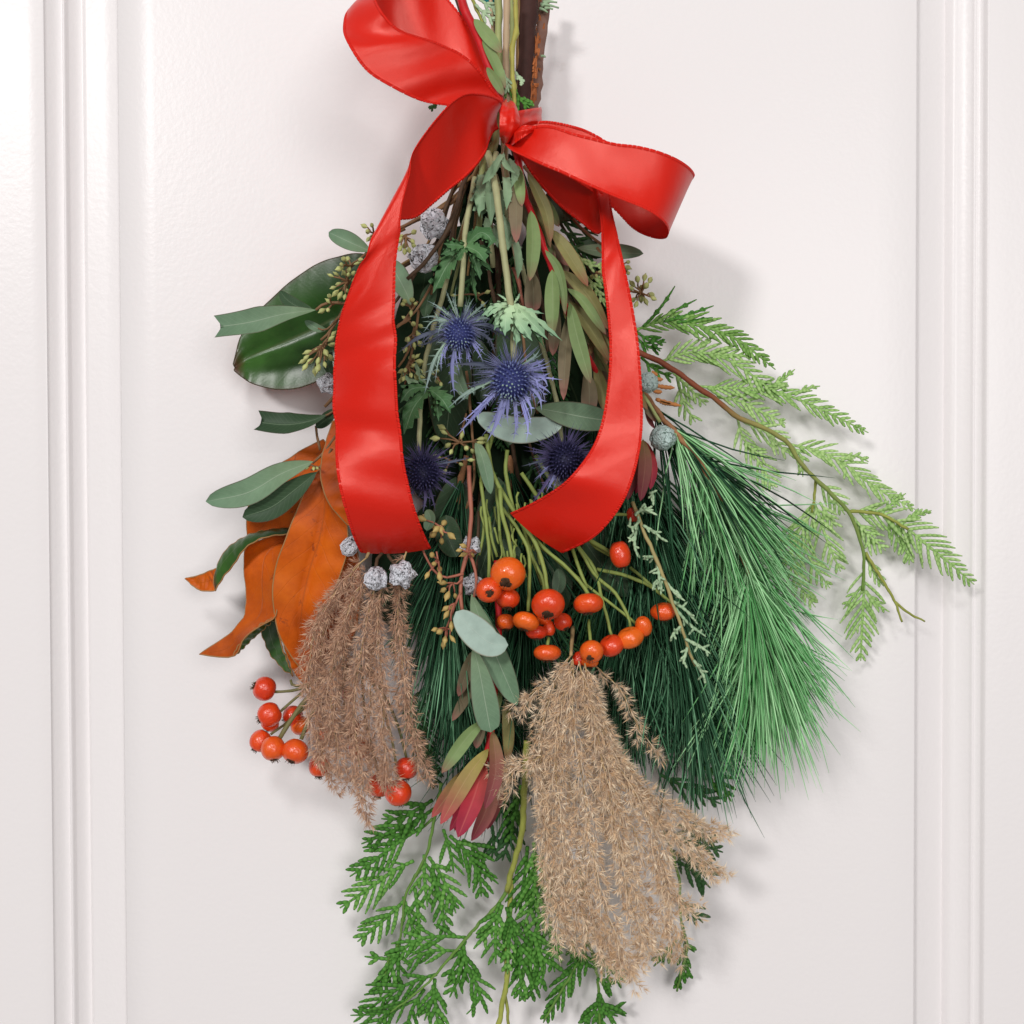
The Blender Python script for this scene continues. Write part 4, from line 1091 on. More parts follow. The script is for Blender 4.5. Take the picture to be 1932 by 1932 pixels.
def build_eucalyptus():
    t = thing('eucalyptus_branch', 'eucalyptus branch with pale seed clusters crossing the folded green magnolia leaf', 'foliage branch', pt('a', 730, 760, 50), 'seeded eucalyptus branches')
    twigs(t, [('a', [(740, 740), (700, 850), (620, 960), (520, 1010), (380, 1080), (300, 1120), (240, 1180)], (50, 72), 4, 3),
              ('b', [(1560, 180), (1400, 260), (1290, 350), (1200, 430), (1140, 500)], (64, 70), 3.4, 2), ('b', [(1320, 370), (1220, 500), (1180, 600)], (70, 66), 3, 2),
              ('b', [(1180, 700), (1120, 715), (1040, 705), (980, 720), (925, 762)], (66, 70), 3, 2.4), ('b', [(1180, 640), (1100, 790), (1030, 910), (960, 975)], (64, 66), 3, 2.4),
              ('b', [(1090, 700), (1040, 730), (1000, 760)], 68, 2, 1.6), ('b', [(1080, 820), (1000, 905), (940, 895)], 66, 2.2, 1.6), ('b', [(1030, 910), (1000, 1000), (950, 1080)], 66, 2.2, 1.8)], M['euctwig'])
    euc_leaves(t, [('b', [(925, 762), (700, 790), (450, 850), (205, 885)], 188, (70, 62), 'euc', 'cutnotch', .2),
                   ('b', [(900, 765), (800, 740), (720, 690), (668, 628)], 95, (66, 58), 'eucdarkshade', 'lance', .35),
                   ('b', [(1318, 345), (1180, 285), (1016, 208)], 128, (68, 62), 'euc', 'euc', .3),
                   ('b', [(1000, 905), (930, 890), (845, 840)], 62, (64, 60), 'euc', 'lance', .3)])
    seed_cluster(t, 'b', (1175, 450), [(1120, 405), (1150, 395), (1107, 440), (1095, 470), (1160, 470), (1215, 430), (1245, 395), (1125, 500)], 72)
    seed_cluster(t, 'b', (1160, 560), [(1030, 520), (1068, 508), (1125, 498), (1050, 605), (1085, 572), (1130, 590), (1065, 640), (1098, 655), (1132, 668), (1150, 512), (1180, 545), (1150, 625), (1195, 500)], 70)
    seed_cluster(t, 'b', (1040, 725), [(1022, 660), (1016, 702), (975, 770), (1010, 760)], 70)
    seed_cluster(t, 'b', (965, 1020), [(868, 1066), (860, 1097), (838, 1132), (852, 1166), (897, 1138), (942, 1122), (910, 1192), (945, 1178), (987, 1152), (1025, 1102), (1000, 1068), (968, 1022), (1040, 1010), (1052, 936), (1038, 972), (925, 1042), (990, 1090), (955, 1075)], 70, size=15)
    seed_cluster(t, 'b', (1350, 210), [(1272, 162), (1325, 162), (1292, 203), (1322, 237), (1298, 253), (1345, 250)], 70, size=13)
    seed_cluster(t, 'b', (1570, 225), [(1522, 262), (1620, 215), (1610, 268), (1527, 322), (1557, 302), (1587, 332), (1620, 302), (1560, 345), (1540, 235)], 72, size=15)

    t = thing('eucalyptus_branch', 'eucalyptus branch whose long leaves lie over the orange magnolia leaves', 'foliage branch', pt('b', 1200, 1250, 50), 'seeded eucalyptus branches')
    twigs(t, [('b', [(1200, 1200), (1060, 1370), (985, 1455)], 52, 3.6, 3), ('b', [(1150, 1420), (1040, 1490), (975, 1520)], 58, 2.4, 2), ('b', [(925, 1590), (940, 1680), (955, 1760)], 52, 2.4, 2.4),
              ('e', [(760, 60), (700, 140), (650, 190)], 62, 2.8, 2.2), ('e', [(740, 120), (690, 205), (640, 222)], 63, 2.6, 2.0)], M['euctwig'])
    euc_leaves(t, [('b', [(1000, 1512), (860, 1560), (700, 1580), (505, 1560)], 172, (62, 56), 'eucdarkshade', 'cutnotch', .25),
                   ('b', [(1060, 1470), (1000, 1540), (925, 1600)], 90, (58, 54), 'eucdarkshade', 'lance', .3),
                   ('e', [(650, 182), (500, 240), (340, 330), (142, 372)], 128, (66, 60), 'euc', 'euc', .25),
                   ('e', [(668, 232), (560, 320), (450, 400), (316, 446)], 122, (64, 60), 'eucdarkshade', 'euc', .25),
                   ('e', [(780, 210), (745, 190), (722, 170)], 40, 62, 'euc', 'lance', .2)])
    seed_cluster(t, 'e', (655, 205), [(620, 210), (655, 215), (670, 212)], 66, size=11)

    t = thing('eucalyptus_branch', 'eucalyptus branch in the shade between the left tail and the sea hollies', 'foliage branch', pt('a', 690, 850, 50), 'seeded eucalyptus branches')
    twigs(t, [('a', [(700, 840), (640, 960), (600, 1080), (560, 1200), (520, 1400)], (50, 60), 3.4, 2.4), ('b', [(1760, 560), (1700, 680), (1610, 800), (1500, 880)], 62, 2.6, 2), ('b', [(1650, 700), (1560, 830), (1510, 870)], 62, 2.4, 1.8),
              ('b', [(1640, 880), (1580, 1060), (1510, 1170)], 60, 2.6, 2), ('b', [(1660, 760), (1640, 900), (1600, 1100), (1560, 1300)], 58, 2.6, 2), ('b', [(1600, 820), (1500, 890)], 64, 2.2, 2)], M['euctwig'])
    euc_leaves(t, [('b', [(1602, 728), (1560, 620), (1440, 400)], 150, (66, 62), 'euc', 'euc', .25),
                   ('b', [(1700, 820), (1720, 700), (1770, 560)], 115, (60, 56), 'eucdarkshade', 'lance', .25),
                   ('c', [(480, 1370), (490, 1500), (560, 1640)], 100, (66, 70), 'euc', 'lance', .2),
                   ('b', [(1040, 1230), (1010, 1140), (1040, 1060)], 70, (54, 56), 'eucdarkshade', 'lance', .2)])
    seed_cluster(t, 'b', (1600, 740), [(1545, 722), (1610, 692), (1632, 716), (1608, 782), (1555, 700)], 66)
    seed_cluster(t, 'b', (1610, 960), [(1582, 972), (1655, 937), (1668, 1000), (1560, 1040), (1630, 1010)], 62)
    seed_cluster(t, 'b', (1590, 1130), [(1560, 1190), (1640, 1160), (1622, 1097), (1662, 1132), (1537, 1222), (1640, 1242), (1600, 1230), (1670, 1200), (1550, 1250)], 62)
    seed_cluster(t, 'c', (140, 1420), [(90, 1440), (110, 1470), (170, 1400), (150, 1350), (210, 1390), (190, 1330), (230, 1480), (80, 1500)], 62)
    seed_cluster(t, 'c', (180, 1110), [(130, 1212), (200, 1175), (170, 1105), (225, 1110), (105, 1060)], 60)
    seed_cluster(t, 'c', (640, 900), [(665, 960), (640, 895), (610, 870), (460, 900), (700, 880)], 56, size=12)
    seed_cluster(t, 'c', (380, 690), [(370, 730), (360, 640), (395, 700)], 60, size=13)
    seed_cluster(t, 'c', (330, 1480), [(340, 1440), (345, 1510), (375, 1530), (310, 1450)], 64)

    t = thing('eucalyptus_branch', 'eucalyptus branch with a star of green seeds right of the narrow ribbon tail', 'foliage branch', pt('a', 960, 800, 40), 'seeded eucalyptus branches')
    twigs(t, [('a', [(960, 790), (1100, 940), (1230, 1080), (1330, 1160)], (42, 48), 3.4, 2.6), ('c', [(1480, 560), (1580, 700), (1680, 850), (1790, 880)], (48, 60), 2.8, 2)], M['euctwig'])
    euc_leaves(t, [('c', [(1340, 560), (1560, 590), (1812, 602)], 128, (46, 54), 'euc', 'euc', .25),
                   ('a', [(1070, 920), (1130, 970), (1215, 1020)], 150, (44, 48), 'eucdarkshade', 'lance', .15),
                   ('c', [(1340, 500), (1420, 560), (1530, 620)], 120, (40, 44), 'eucdarkshade', 'lance', .2)])
    seed_cluster(t, 'c', (1795, 880), [(1765, 782), (1820, 772), (1862, 792), (1728, 822), (1830, 832), (1872, 888), (1882, 922), (1800, 920), (1832, 937), (1762, 962), (1722, 852), (1745, 930), (1800, 830)], 60, size=16)
    seed_cluster(t, 'c', (1660, 690), [(1702, 655), (1692, 722), (1702, 742), (1700, 700)], 58, size=13)
    seed_cluster(t, 'c', (1470, 740), [(1480, 760), (1520, 790), (1500, 740), (1450, 765)], 54, size=13)

    t = thing('eucalyptus_branch', 'eucalyptus branch with two crossing grey leaves under the violet thistle', 'foliage branch', pt('c', 900, 500, 40), 'seeded eucalyptus branches')
    twigs(t, [('c', [(900, 500), (940, 1000), (990, 1500), (1060, 1740)], (42, 66), 3.2, 2.4), ('q', [(880, 700), (890, 800), (895, 900), (880, 960)], 54, 2.8, 2.4), ('q', [(880, 780), (870, 815), (866, 835)], 60, 2, 1.8)], M['euctwig'])
    euc_leaves(t, [('c', [(1040, 1700), (1200, 1730), (1400, 1770), (1610, 1800)], 190, (74, 70), 'euc', 'euc', .15),
                   ('c', [(1240, 1800), (1060, 1850), (860, 1850), (620, 1755)], 190, (70, 72), 'eucpale', 'broad', .15),
                   ('q', [(898, 832), (912, 870), (926, 932)], 27, (62, 66), 'euc', 'lance', .25),
                   ('q', [(900, 640), (912, 700), (905, 760)], 40, (52, 54), 'eucdarkshade', 'lance', .25)])
    seed_cluster(t, 'q', (868, 835), [(822, 826), (838, 816), (850, 852), (872, 822), (880, 846), (907, 835), (845, 838), (893, 850), (835, 805), (908, 828)], 64, size=15, twig='euctwig')
    seed_cluster(t, 'q', (850, 870), [(825, 862), (840, 890), (870, 875), (888, 868)], 62, size=14)

    t = thing('eucalyptus_branch', 'pink stemmed eucalyptus branch ending in grey green leaves left of the orange hips', 'foliage branch', pt('q', 885, 880, 60), 'seeded eucalyptus branches')
    twigs(t, [('f', [(262, -240), (268, -60), (272, 80), (255, 240), (222, 370), (212, 480), (222, 590)], (60, 78), 4.4, 3.2), ('f', [(262, 262), (290, 330), (300, 420), (288, 510)], (72, 80), 3.2, 2.4),
              ('f', [(230, 375), (120, 398), (60, 360), (20, 290), (-10, 220)], (74, 70), 2.6, 2), ('f', [(215, 480), (180, 560), (150, 640), (130, 690)], 76, 2.4, 1.8), ('f', [(225, 400), (200, 430), (165, 430)], 76, 2, 1.6),
              ('f', [(100, 380), (85, 300), (75, 250)], 72, 2, 1.6), ('f', [(290, 600), (360, 720), (370, 880), (360, 960)], 74, 2.4, 1.8)], M['pinktwig'])
    euc_leaves(t, [('f', [(275, 490), (330, 650), (430, 880), (535, 1125)], 150, (80, 78), 'euc', 'euc', .25),
                   ('f', [(285, 790), (320, 930), (350, 1090), (385, 1280)], 138, (82, 86), 'euc', 'spoon', .2),
                   ('f', [(186, 592), (280, 690), (380, 770), (484, 782)], 178, (88, 92), 'eucpale', 'broad', .18),
                   ('f', [(770, 345), (775, 420), (758, 500)], 80, (60, 62), 'eucdarkshade', 'lance', .2),
                   ('f', [(130, 40), (140, 160), (190, 280)], 150, (56, 58), 'eucdarkshade', 'broad', .2),
                   ('f', [(20, 10), (40, 60), (20, 130)], 70, (76, 78), 'euc', 'broad', .2),
                   ('f', [(420, 190), (480, 240), (560, 280)], 110, (52, 52), 'eucdarkshade', 'lance', .2)])
    for org, buds in [((100, 110), [(60, 150), (76, 120), (106, 125), (105, 188), (157, 160), (120, 95), (60, 100), (20, 45), (-10, 60)]), ((85, 300), [(50, 272), (92, 350), (92, 388), (22, 380), (60, 320)]),
                      ((170, 430), [(112, 432), (137, 500), (180, 502), (120, 470)]), ((180, 545), [(130, 572), (132, 607), (165, 572), (155, 670)]),
                      ((135, 690), [(70, 692), (100, 702), (122, 752), (112, 777), (160, 747)]), ((285, 240), [(205, 240), (235, 270), (280, 265), (230, 220)])]:
        seed_cluster(t, 'f', org, buds, 77, size=17, me=SEEDGOLD, twig='pinktwig')
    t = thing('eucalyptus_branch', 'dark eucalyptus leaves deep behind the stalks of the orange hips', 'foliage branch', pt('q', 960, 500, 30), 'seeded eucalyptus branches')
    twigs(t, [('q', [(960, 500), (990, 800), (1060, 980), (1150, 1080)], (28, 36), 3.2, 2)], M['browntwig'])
    euc_leaves(t, [('f', [(920, 190), (1020, 330), (1180, 500)], 190, (48, 46), 'eucdarkshade', 'lance', .2), ('q', [(1000, 960), (1040, 1060), (1060, 1160)], 70, (30, 34), 'eucdarkshade', 'lance', .2),
                   ('q', [(940, 900), (930, 1000), (900, 1100)], 75, (34, 36), 'eucdarkshade', 'lance', .2), ('q', [(1080, 900), (1130, 1000), (1210, 1060)], 80, (32, 34), 'eucdarkshade', 'lance', .2),
                   ('q', [(830, 600), (850, 720), (840, 840)], 90, (30, 34), 'eucdarkshade', 'lance', .2), ('q', [(960, 560), (980, 700), (960, 840)], 90, (26, 30), 'eucdarkshade', 'lance', .2), ('q', [(860, 900), (850, 1000), (830, 1080)], 80, (34, 40), 'eucdarkshade', 'lance', .2)])
build_eucalyptus()

# ------------------------------------------------------------------ bare stalks fanning out under the knot
def build_fan():
    data = [('stalk', 'slender amber stalk slanting left under the knot', [(600, 40), (470, 130), (400, 300), (300, 480), (200, 700)], (60, 54), 3.2, 'ambertwig'),
            ('stalk', 'dark brown stalk crossing the lower silvered gumnut', [(560, 30), (480, 260), (420, 420), (290, 620), (130, 785)], (66, 80), 4.6, 'browntwig'),
            ('stalk', 'brown stalk close beside the upper silvered gumnut', [(580, 20), (530, 160), (470, 330), (440, 520), (400, 720)], (58, 50), 5.0, 'browntwig'),
            ('stalk', 'pale olive stalk left of the first sea holly stem', [(615, 20), (590, 160), (555, 330), (500, 520)], (66, 60), 4.2, 'ambertwig'),
            ('stalk', 'thin reddish stalk between the brown ones under the knot', [(570, 40), (510, 240), (470, 460), (460, 700)], (56, 46), 2.6, 'euctwig'),
            ('stalk', 'long thin amber stalk reaching out left behind the ribbon tail', [(500, 160), (330, 290), (70, 430), (-60, 500)], (52, 50), 2.8, 'ambertwig'),
            ('stalk', 'amber stalk leaving the lower gumnut towards the tail', [(330, 560), (170, 640), (60, 700)], (56, 54), 3.2, 'ambertwig'),
            ('stalk', 'brown stalk rising through the dark middle beside the beige holly stem', [(660, 60), (640, 400), (700, 700), (760, 1000)], (40, 36), 4, 'browntwig'),
            ('stalk', 'olive stalk close under the knot between the pale sheathing leaves', [(700, -40), (690, 120), (700, 300)], (60, 58), 6, 'holly_stem'),
            ('stalk', 'thick green stalk under the knot left of the beige sea holly stem', [(670, -60), (655, 100), (640, 420)], (66, 64), 6.5, 'greenreed'),
            ('stalk', 'stout pale stalk under the knot behind the leucadendron leaves', [(820, -60), (850, 120), (880, 420)], (58, 50), 7, 'holly_stem'),
            ('stalk', 'fine tan stalk between the beige holly stem and the red leucadendron stem', [(800, -40), (850, 300), (900, 700)], (64, 56), 2.6, 'tan'),
            ('stalk', 'fine amber stalk behind the uppermost green spiny leaves', [(650, -40), (620, 300), (560, 760)], (58, 50), 2.8, 'ambertwig'),
            ('stalk', 'slim olive stalk leaning left behind the first sea holly', [(640, -40), (560, 380), (440, 900)], (52, 44), 3.0, 'greenreed'),
            ('stalk', 'thin mauve stalk near the pale sea holly ruff', [(880, 700), (930, 850), (960, 980)], (60, 62), 3, 'pinktwig'),
            ('stalk', 'shadowed brown stalk behind the red leucadendron stem', [(930, 100), (1000, 500), (1080, 900), (1130, 1300)], (40, 34), 4, 'browntwig')]
    for nm, lab, path, d, r, m in data:
        up = [] if path[0][1] > 150 else [(770 + (path[0][0] - 700) * .3, -420), (760 + (path[0][0] - 700) * .5, -180)]
        simple_stem(nm, lab, 'stalk', up + path, 'c', d, r, r * .8, M[m], nodes=1, group='bare stalks fanning under the knot')
build_fan()

# ------------------------------------------------------------------ gumnuts
def gumnut_mesh(name, m, seedn, ribs=5, bell=True):
    r0 = random.Random(seedn)
    prof = [(-.95, .34), (-.82, .55), (-.55, .78), (-.2, .95), (.15, 1.0), (.42, .95), (.58, .98), (.66, .82), (.80, .60), (.92, .30), (1.0, .05)] if bell else [(-.95, .2), (-.75, .6), (-.4, .9), (0, 1.0), (.4, .92), (.7, .7), (.85, .55), (.95, .3), (1, .05)]
    k = 18
    V, F = [], []
    for i, (z, r) in enumerate(prof):
        for j in range(k):
            a = 2 * math.pi * j / k
            rr = r * (1 + (.20 if bell else .06) * math.cos(ribs * a + seedn) + r0.uniform(-.085, .085))
            V.append((rr * math.cos(a), rr * math.sin(a), z + r0.uniform(-.04, .04)))
    for i in range(len(prof) - 1):
        for j in range(k):
            F.append((i * k + j, i * k + (j + 1) % k, (i + 1) * k + (j + 1) % k, (i + 1) * k + j))
    F.append(tuple(range(k - 1, -1, -1)))
    F.append(tuple((len(prof) - 1) * k + j for j in range(k)))
    mb = MB(); mb.add(V, F)
    return mb.mesh(name, m, smooth=not bell)
NUTS = [gumnut_mesh('gumnut', M['gumnut'], s) for s in (1, 2, 3)]
NUTG = [gumnut_mesh('green_gumnut', M['gumnutgreen'], s, 8, False) for s in (4, 5)]
def build_gumnuts():
    def nut(t, fr, x, y, r, mm, d, me, sx=1.0):
        k = FR[fr][2]
        R = S(r * k, mm)
        piece('gumnut', me, t, pt(fr, x, y, mm), align(norm(d)) @ Quaternion((0, 0, 1), U(0, 6)), (R * sx, R * sx, R))
    g = 'gumnut twigs'
    t = thing('gumnut_twig', 'twig of black and white silvered gumnuts under the left arch of the bow', 'gumnut twig', pt('a', 640, 870, 56), g)
    twigs(t, [('a', [(640, 870), (600, 960), (570, 1030), (540, 1070)], (58, 66), 3.5, 3), ('a', [(610, 950), (560, 1120), (500, 1220)], (58, 66), 3.2, 3), ('b', [(1640, 500), (1300, 950), (1020, 1250)], (60, 52), 3, 2.6)], M['browntwig'])
    nut(t, 'a', 532, 1062, 70, 72, (.6, -.5, -.6), NUTS[0], .95)
    nut(t, 'a', 487, 1228, 68, 70, (-.3, -.35, .8), NUTS[1], .95)
    nut(t, 'b', 1012, 1285, 68, 56, (-.5, -.7, -.5), NUTS[2], 1.0)
    t = thing('gumnut_twig', 'twig of silvered gumnuts hanging over the dusky left plume', 'gumnut twig', pt('e', 1000, 500, 60), g)
    twigs(t, [('e', [(1000, 480), (1005, 580), (1015, 640), (1060, 690)], (66, 80), 4, 3), ('e', [(1000, 590), (960, 640), (950, 690)], (72, 82), 3.4, 3), ('e', [(980, 500), (920, 540), (850, 570)], (62, 66), 3, 2.6)], M['browntwig'])
    nut(t, 'e', 952, 738, 58, 88, (-.1, -.35, -.9), NUTS[1], .88)
    nut(t, 'e', 1070, 715, 62, 88, (.5, -.8, -.2), NUTS[0], .95)
    nut(t, 'e', 832, 580, 60, 72, (-.6, -.4, -.7), NUTS[2], .6)
    t = thing('gumnut_twig', 'twig of shaded silvered gumnuts behind the pink eucalyptus stem', 'gumnut twig', pt('f', 310, 60, 50), g)
    twigs(t, [('f', [(320, 20), (310, 200), (300, 400)], (52, 60), 3.4, 3)], M['browntwig'])
    nut(t, 'f', 275, 225, 55, 62, (-.3, -.7, .4), NUTS[2])
    nut(t, 'f', 282, 432, 58, 64, (.2, -.7, -.4), NUTS[1])
    t = thing('gumnut_twig', 'twig of round frosted blue green gumnuts right of the narrow ribbon tail', 'gumnut twig', pt('d', 150, 560, 50), g)
    twigs(t, [('d', [(130, 520), (200, 600), (260, 700), (320, 800)], (56, 66), 4, 3.4), ('d', [(220, 640), (250, 620), (262, 612)], 62, 3, 3)], M['greenreed'])
    nut(t, 'd', 262, 612, 50, 66, (.8, -.4, .1), NUTG[0])
    nut(t, 'd', 333, 872, 63, 72, (-.1, -.5, -.8), NUTG[1])
    mb = MB()
    for (x, y, x2, y2) in ((285, 590, 335, 596), (300, 625, 390, 636), (290, 650, 330, 655), (300, 690, 420, 722), (320, 700, 370, 712), (280, 560, 310, 575)):
        C = pts('d', [(x, y), ((x + x2) / 2, (y + y2) / 2 + 3), (x2, y2)], 52)
        n = 10
        sweep(mb, even(C, n), S(4.2) * np.array([.6, 1, .7, 1.1, .8, 1.1, .8, 1, .6, .3]), S(3), 6)
    part('dry_tip', mb, plain('dry_orange_tip', (0.55, 0.22, 0.07), 0.7), t, kind='stuff')
build_gumnuts()

# ------------------------------------------------------------------ magnolia
def build_magnolia():
    gm = [M['mag_green'], M['mag_brown'], M['mag_rim']]
    om = [M['mag_brown'], M['mag_green'], M['mag_rim']]
    th = 0.0006
    def lf(t, fr, left, right, mats, bulge=0.0, n=34, m=12, flip=False, label=None, lift=None):
        mb = MB()
        A, B = pts(fr, left, 40), pts(fr, right, 40)
        patch(mb, A, B, n, m, bulge, 0.0006, thick=th, rim=0.00045, lift=lift)
        part('leaf', mb, mats, t, label=label)
    crease = lambda u, v: -0.010 * np.exp(-np.abs(v - .47) / .13) * np.sin(np.clip(u, 0.02, .98) * math.pi) ** .6
    t = thing('magnolia_branch', 'broad glossy green magnolia leaf folded along its midrib at the upper left', 'foliage branch', pt('b', 1500, 480, 40), 'magnolia branches')
    twigs(t, [('b', [(1900, 200), (1600, 420), (1400, 520), (1200, 640)], (44, 34), 4, 3.4)], M['browntwig'])
    # left edge as one travels from the base at the upper right to the tip at the lower left: the lower rim; right edge: the upper rim
    lf(t, 'b', [(1420, 600, 34), (1300, 900, 36), (1200, 1090, 36), (1060, 1190, 35), (960, 1255, 34), (800, 1316, 32), (640, 1326, 30), (480, 1288, 28), (400, 1240, 27), (345, 1196, 26)],
       [(1420, 440, 34), (1330, 380, 36), (1200, 362, 36), (1080, 386, 34), (960, 425, 32), (820, 508, 30), (650, 645, 28), (470, 830, 25), (378, 985, 24), (345, 1150, 25)], [M['mag_brown'], M['mag_green'], M['mag_dark_rim']], lift=lambda u, v: crease(u, v) * -1.1)
    t = thing('magnolia_branch', 'magnolia branch with rusty orange felted leaf undersides curling at the left', 'foliage branch', pt('e', 760, -40, 40), 'magnolia branches')
    twigs(t, [('e', [(820, -120), (770, 0), (740, 150), (720, 260)], (40, 46), 5, 4)], M['browntwig'])
    # the uppermost back leaf
    lf(t, 'e', [(700, 76, 30), (640, 105, 32), (560, 150, 33), (490, 198, 33), (425, 252, 32), (375, 320, 31), (345, 390, 30), (335, 460, 29), (338, 530, 28)],
       [(720, 100, 30), (715, 160, 38), (700, 230, 42), (680, 300, 43), (650, 370, 42), (615, 430, 40), (560, 490, 38), (470, 530, 35), (400, 545, 32)], om, bulge=-.06)
    # the leaf whose green topside rolls over, orange tip to the left
    lf(t, 'e', [(560, 495, 40), (470, 502, 42), (400, 512, 43), (340, 532, 43), (285, 562, 42), (240, 598, 41), (208, 645, 40), (192, 690, 39)],
       [(560, 520, 48), (480, 530, 51), (400, 548, 52), (340, 580, 52), (300, 630, 50), (262, 682, 47), (222, 735, 43), (182, 796, 40)], gm, bulge=.12)
    lf(t, 'e', [(196, 688, 38), (150, 706, 36), (100, 726, 34), (44, 738, 32)], [(184, 796, 39), (150, 797, 38), (105, 790, 35), (44, 741, 32)], om, bulge=-.06)
    # the long leaf swinging to a tip at the lower left
    lf(t, 'e', [(520, 520, 36), (420, 548, 38), (330, 596, 39), (326, 700, 39), (330, 800, 39), (332, 860, 40), (318, 925, 42), (270, 985, 45), (200, 1038, 46), (110, 1098, 45)],
       [(560, 560, 36), (530, 600, 46), (500, 680, 50), (480, 760, 52), (475, 840, 53), (470, 920, 54), (400, 960, 55), (318, 1030, 55), (268, 1108, 53), (200, 1132, 49)][:9] + [(112, 1101, 45)], om, bulge=-.05)
    lf(t, 'e', [(470, 922, 53), (400, 962, 54), (322, 1030, 54), (270, 1106, 52)], [(470, 935, 48), (410, 985, 48), (340, 1050, 48), (280, 1108, 50)], gm)
    # the small dark green one underneath
    lf(t, 'e', [(420, 900, 30), (402, 970, 30), (420, 1040, 30), (452, 1105, 30), (500, 1160, 29), (552, 1202, 28)], [(470, 900, 36), (478, 970, 38), (495, 1040, 38), (515, 1100, 36), (535, 1150, 33), (556, 1202, 28)], gm)
    # the sliver between them
    lf(t, 'e', [(480, 900, 38), (500, 1010, 38), (530, 1110, 38), (565, 1190, 37), (612, 1245, 36)], [(560, 900, 42), (590, 1010, 42), (610, 1100, 42), (625, 1180, 40), (625, 1245, 36)], om)
    # the big front leaf
    lf(t, 'e', [(690, 215, 52), (645, 262, 55), (600, 350, 57), (558, 455, 58), (520, 555, 58), (480, 660, 57), (461, 760, 56), (464, 880, 54), (490, 1000, 51), (540, 1100, 48), (615, 1190, 44)],
       [(700, 215, 52), (760, 320, 58), (800, 420, 60), (815, 520, 60), (812, 610, 59), (790, 690, 58), (762, 770, 57), (720, 880, 55), (690, 990, 52), (660, 1090, 48), (622, 1190, 44)], om, bulge=-.05, lift=lambda u, v: -0.004 * np.exp(-np.abs(v - .5) / .1) * np.sin(u * 3.1))
    # the brown one nearest the ribbon
    lf(t, 'e', [(745, -10, 60), (715, 80, 62), (692, 170, 64), (688, 255, 66), (705, 330, 67), (740, 400, 67), (812, 482, 66)], [(900, -20, 60), (900, 80, 66), (900, 170, 68), (900, 255, 68), (890, 330, 68), (870, 400, 67), (826, 486, 66)], om, bulge=-.05)
    # a back leaf behind the plume
    lf(t, 'e', [(700, 600, 34), (660, 760, 36), (640, 900, 36), (640, 1040, 34), (660, 1160, 30)], [(860, 600, 36), (880, 760, 38), (870, 900, 38), (830, 1040, 36), (690, 1165, 30)], om)
    t = thing('magnolia_branch', 'shade-coloured magnolia leaves hidden deep in the shade behind the thistles', 'foliage branch', pt('q', 950, 420, 18), 'magnolia branches')
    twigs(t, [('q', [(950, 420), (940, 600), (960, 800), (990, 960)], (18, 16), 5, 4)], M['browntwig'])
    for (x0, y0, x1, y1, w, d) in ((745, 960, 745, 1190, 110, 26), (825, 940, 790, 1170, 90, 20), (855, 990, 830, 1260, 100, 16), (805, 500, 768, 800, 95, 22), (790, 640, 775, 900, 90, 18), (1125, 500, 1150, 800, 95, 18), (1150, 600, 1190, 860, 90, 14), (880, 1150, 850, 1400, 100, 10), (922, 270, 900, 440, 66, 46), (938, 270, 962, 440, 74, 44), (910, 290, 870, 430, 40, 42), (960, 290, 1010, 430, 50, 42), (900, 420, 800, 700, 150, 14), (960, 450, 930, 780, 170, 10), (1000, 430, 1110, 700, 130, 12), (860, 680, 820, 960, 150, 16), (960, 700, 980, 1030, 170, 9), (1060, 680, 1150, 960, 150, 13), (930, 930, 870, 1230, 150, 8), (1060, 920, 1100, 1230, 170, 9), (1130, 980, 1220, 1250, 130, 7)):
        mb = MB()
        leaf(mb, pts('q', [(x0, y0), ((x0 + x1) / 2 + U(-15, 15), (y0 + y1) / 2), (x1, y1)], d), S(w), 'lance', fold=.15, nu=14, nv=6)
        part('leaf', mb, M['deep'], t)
build_magnolia()

# ------------------------------------------------------------------ rosehips
def hip_meshes():
    out = []
    for s in range(4):
        r0 = random.Random(s)
        V, F = [], []
        n, k = 14, 22
        ph = [r0.uniform(0, 6) for _ in range(4)]
        for i in range(n + 1):
            th = math.pi * i / n
            for j in range(k):
                a = 2 * math.pi * j / k
                r = 1 + (.03 if s < 2 else .07) * math.sin(2 * a + ph[0]) * math.sin(th) + (.0 if s < 2 else .045) * math.sin(5 * a + ph[1]) * math.sin(th) ** 2
                x, y, z = math.sin(th) * math.cos(a) * r, math.sin(th) * math.sin(a) * r, math.cos(th)
                z *= 1 - .20 * math.exp(-((th) / .32) ** 2) - .14 * math.exp(-((math.pi - th) / .42) ** 2)
                V.append((x, y, z))
        for i in range(n):
            for j in range(k):
                F.append((i * k + j, (i + 1) * k + j, (i + 1) * k + (j + 1) % k, i * k + (j + 1) % k))
        mb = MB(); mb.add(V, F)
        out.append(mb.mesh('hip', M['hip']))
    return out
HIPS = hip_meshes()
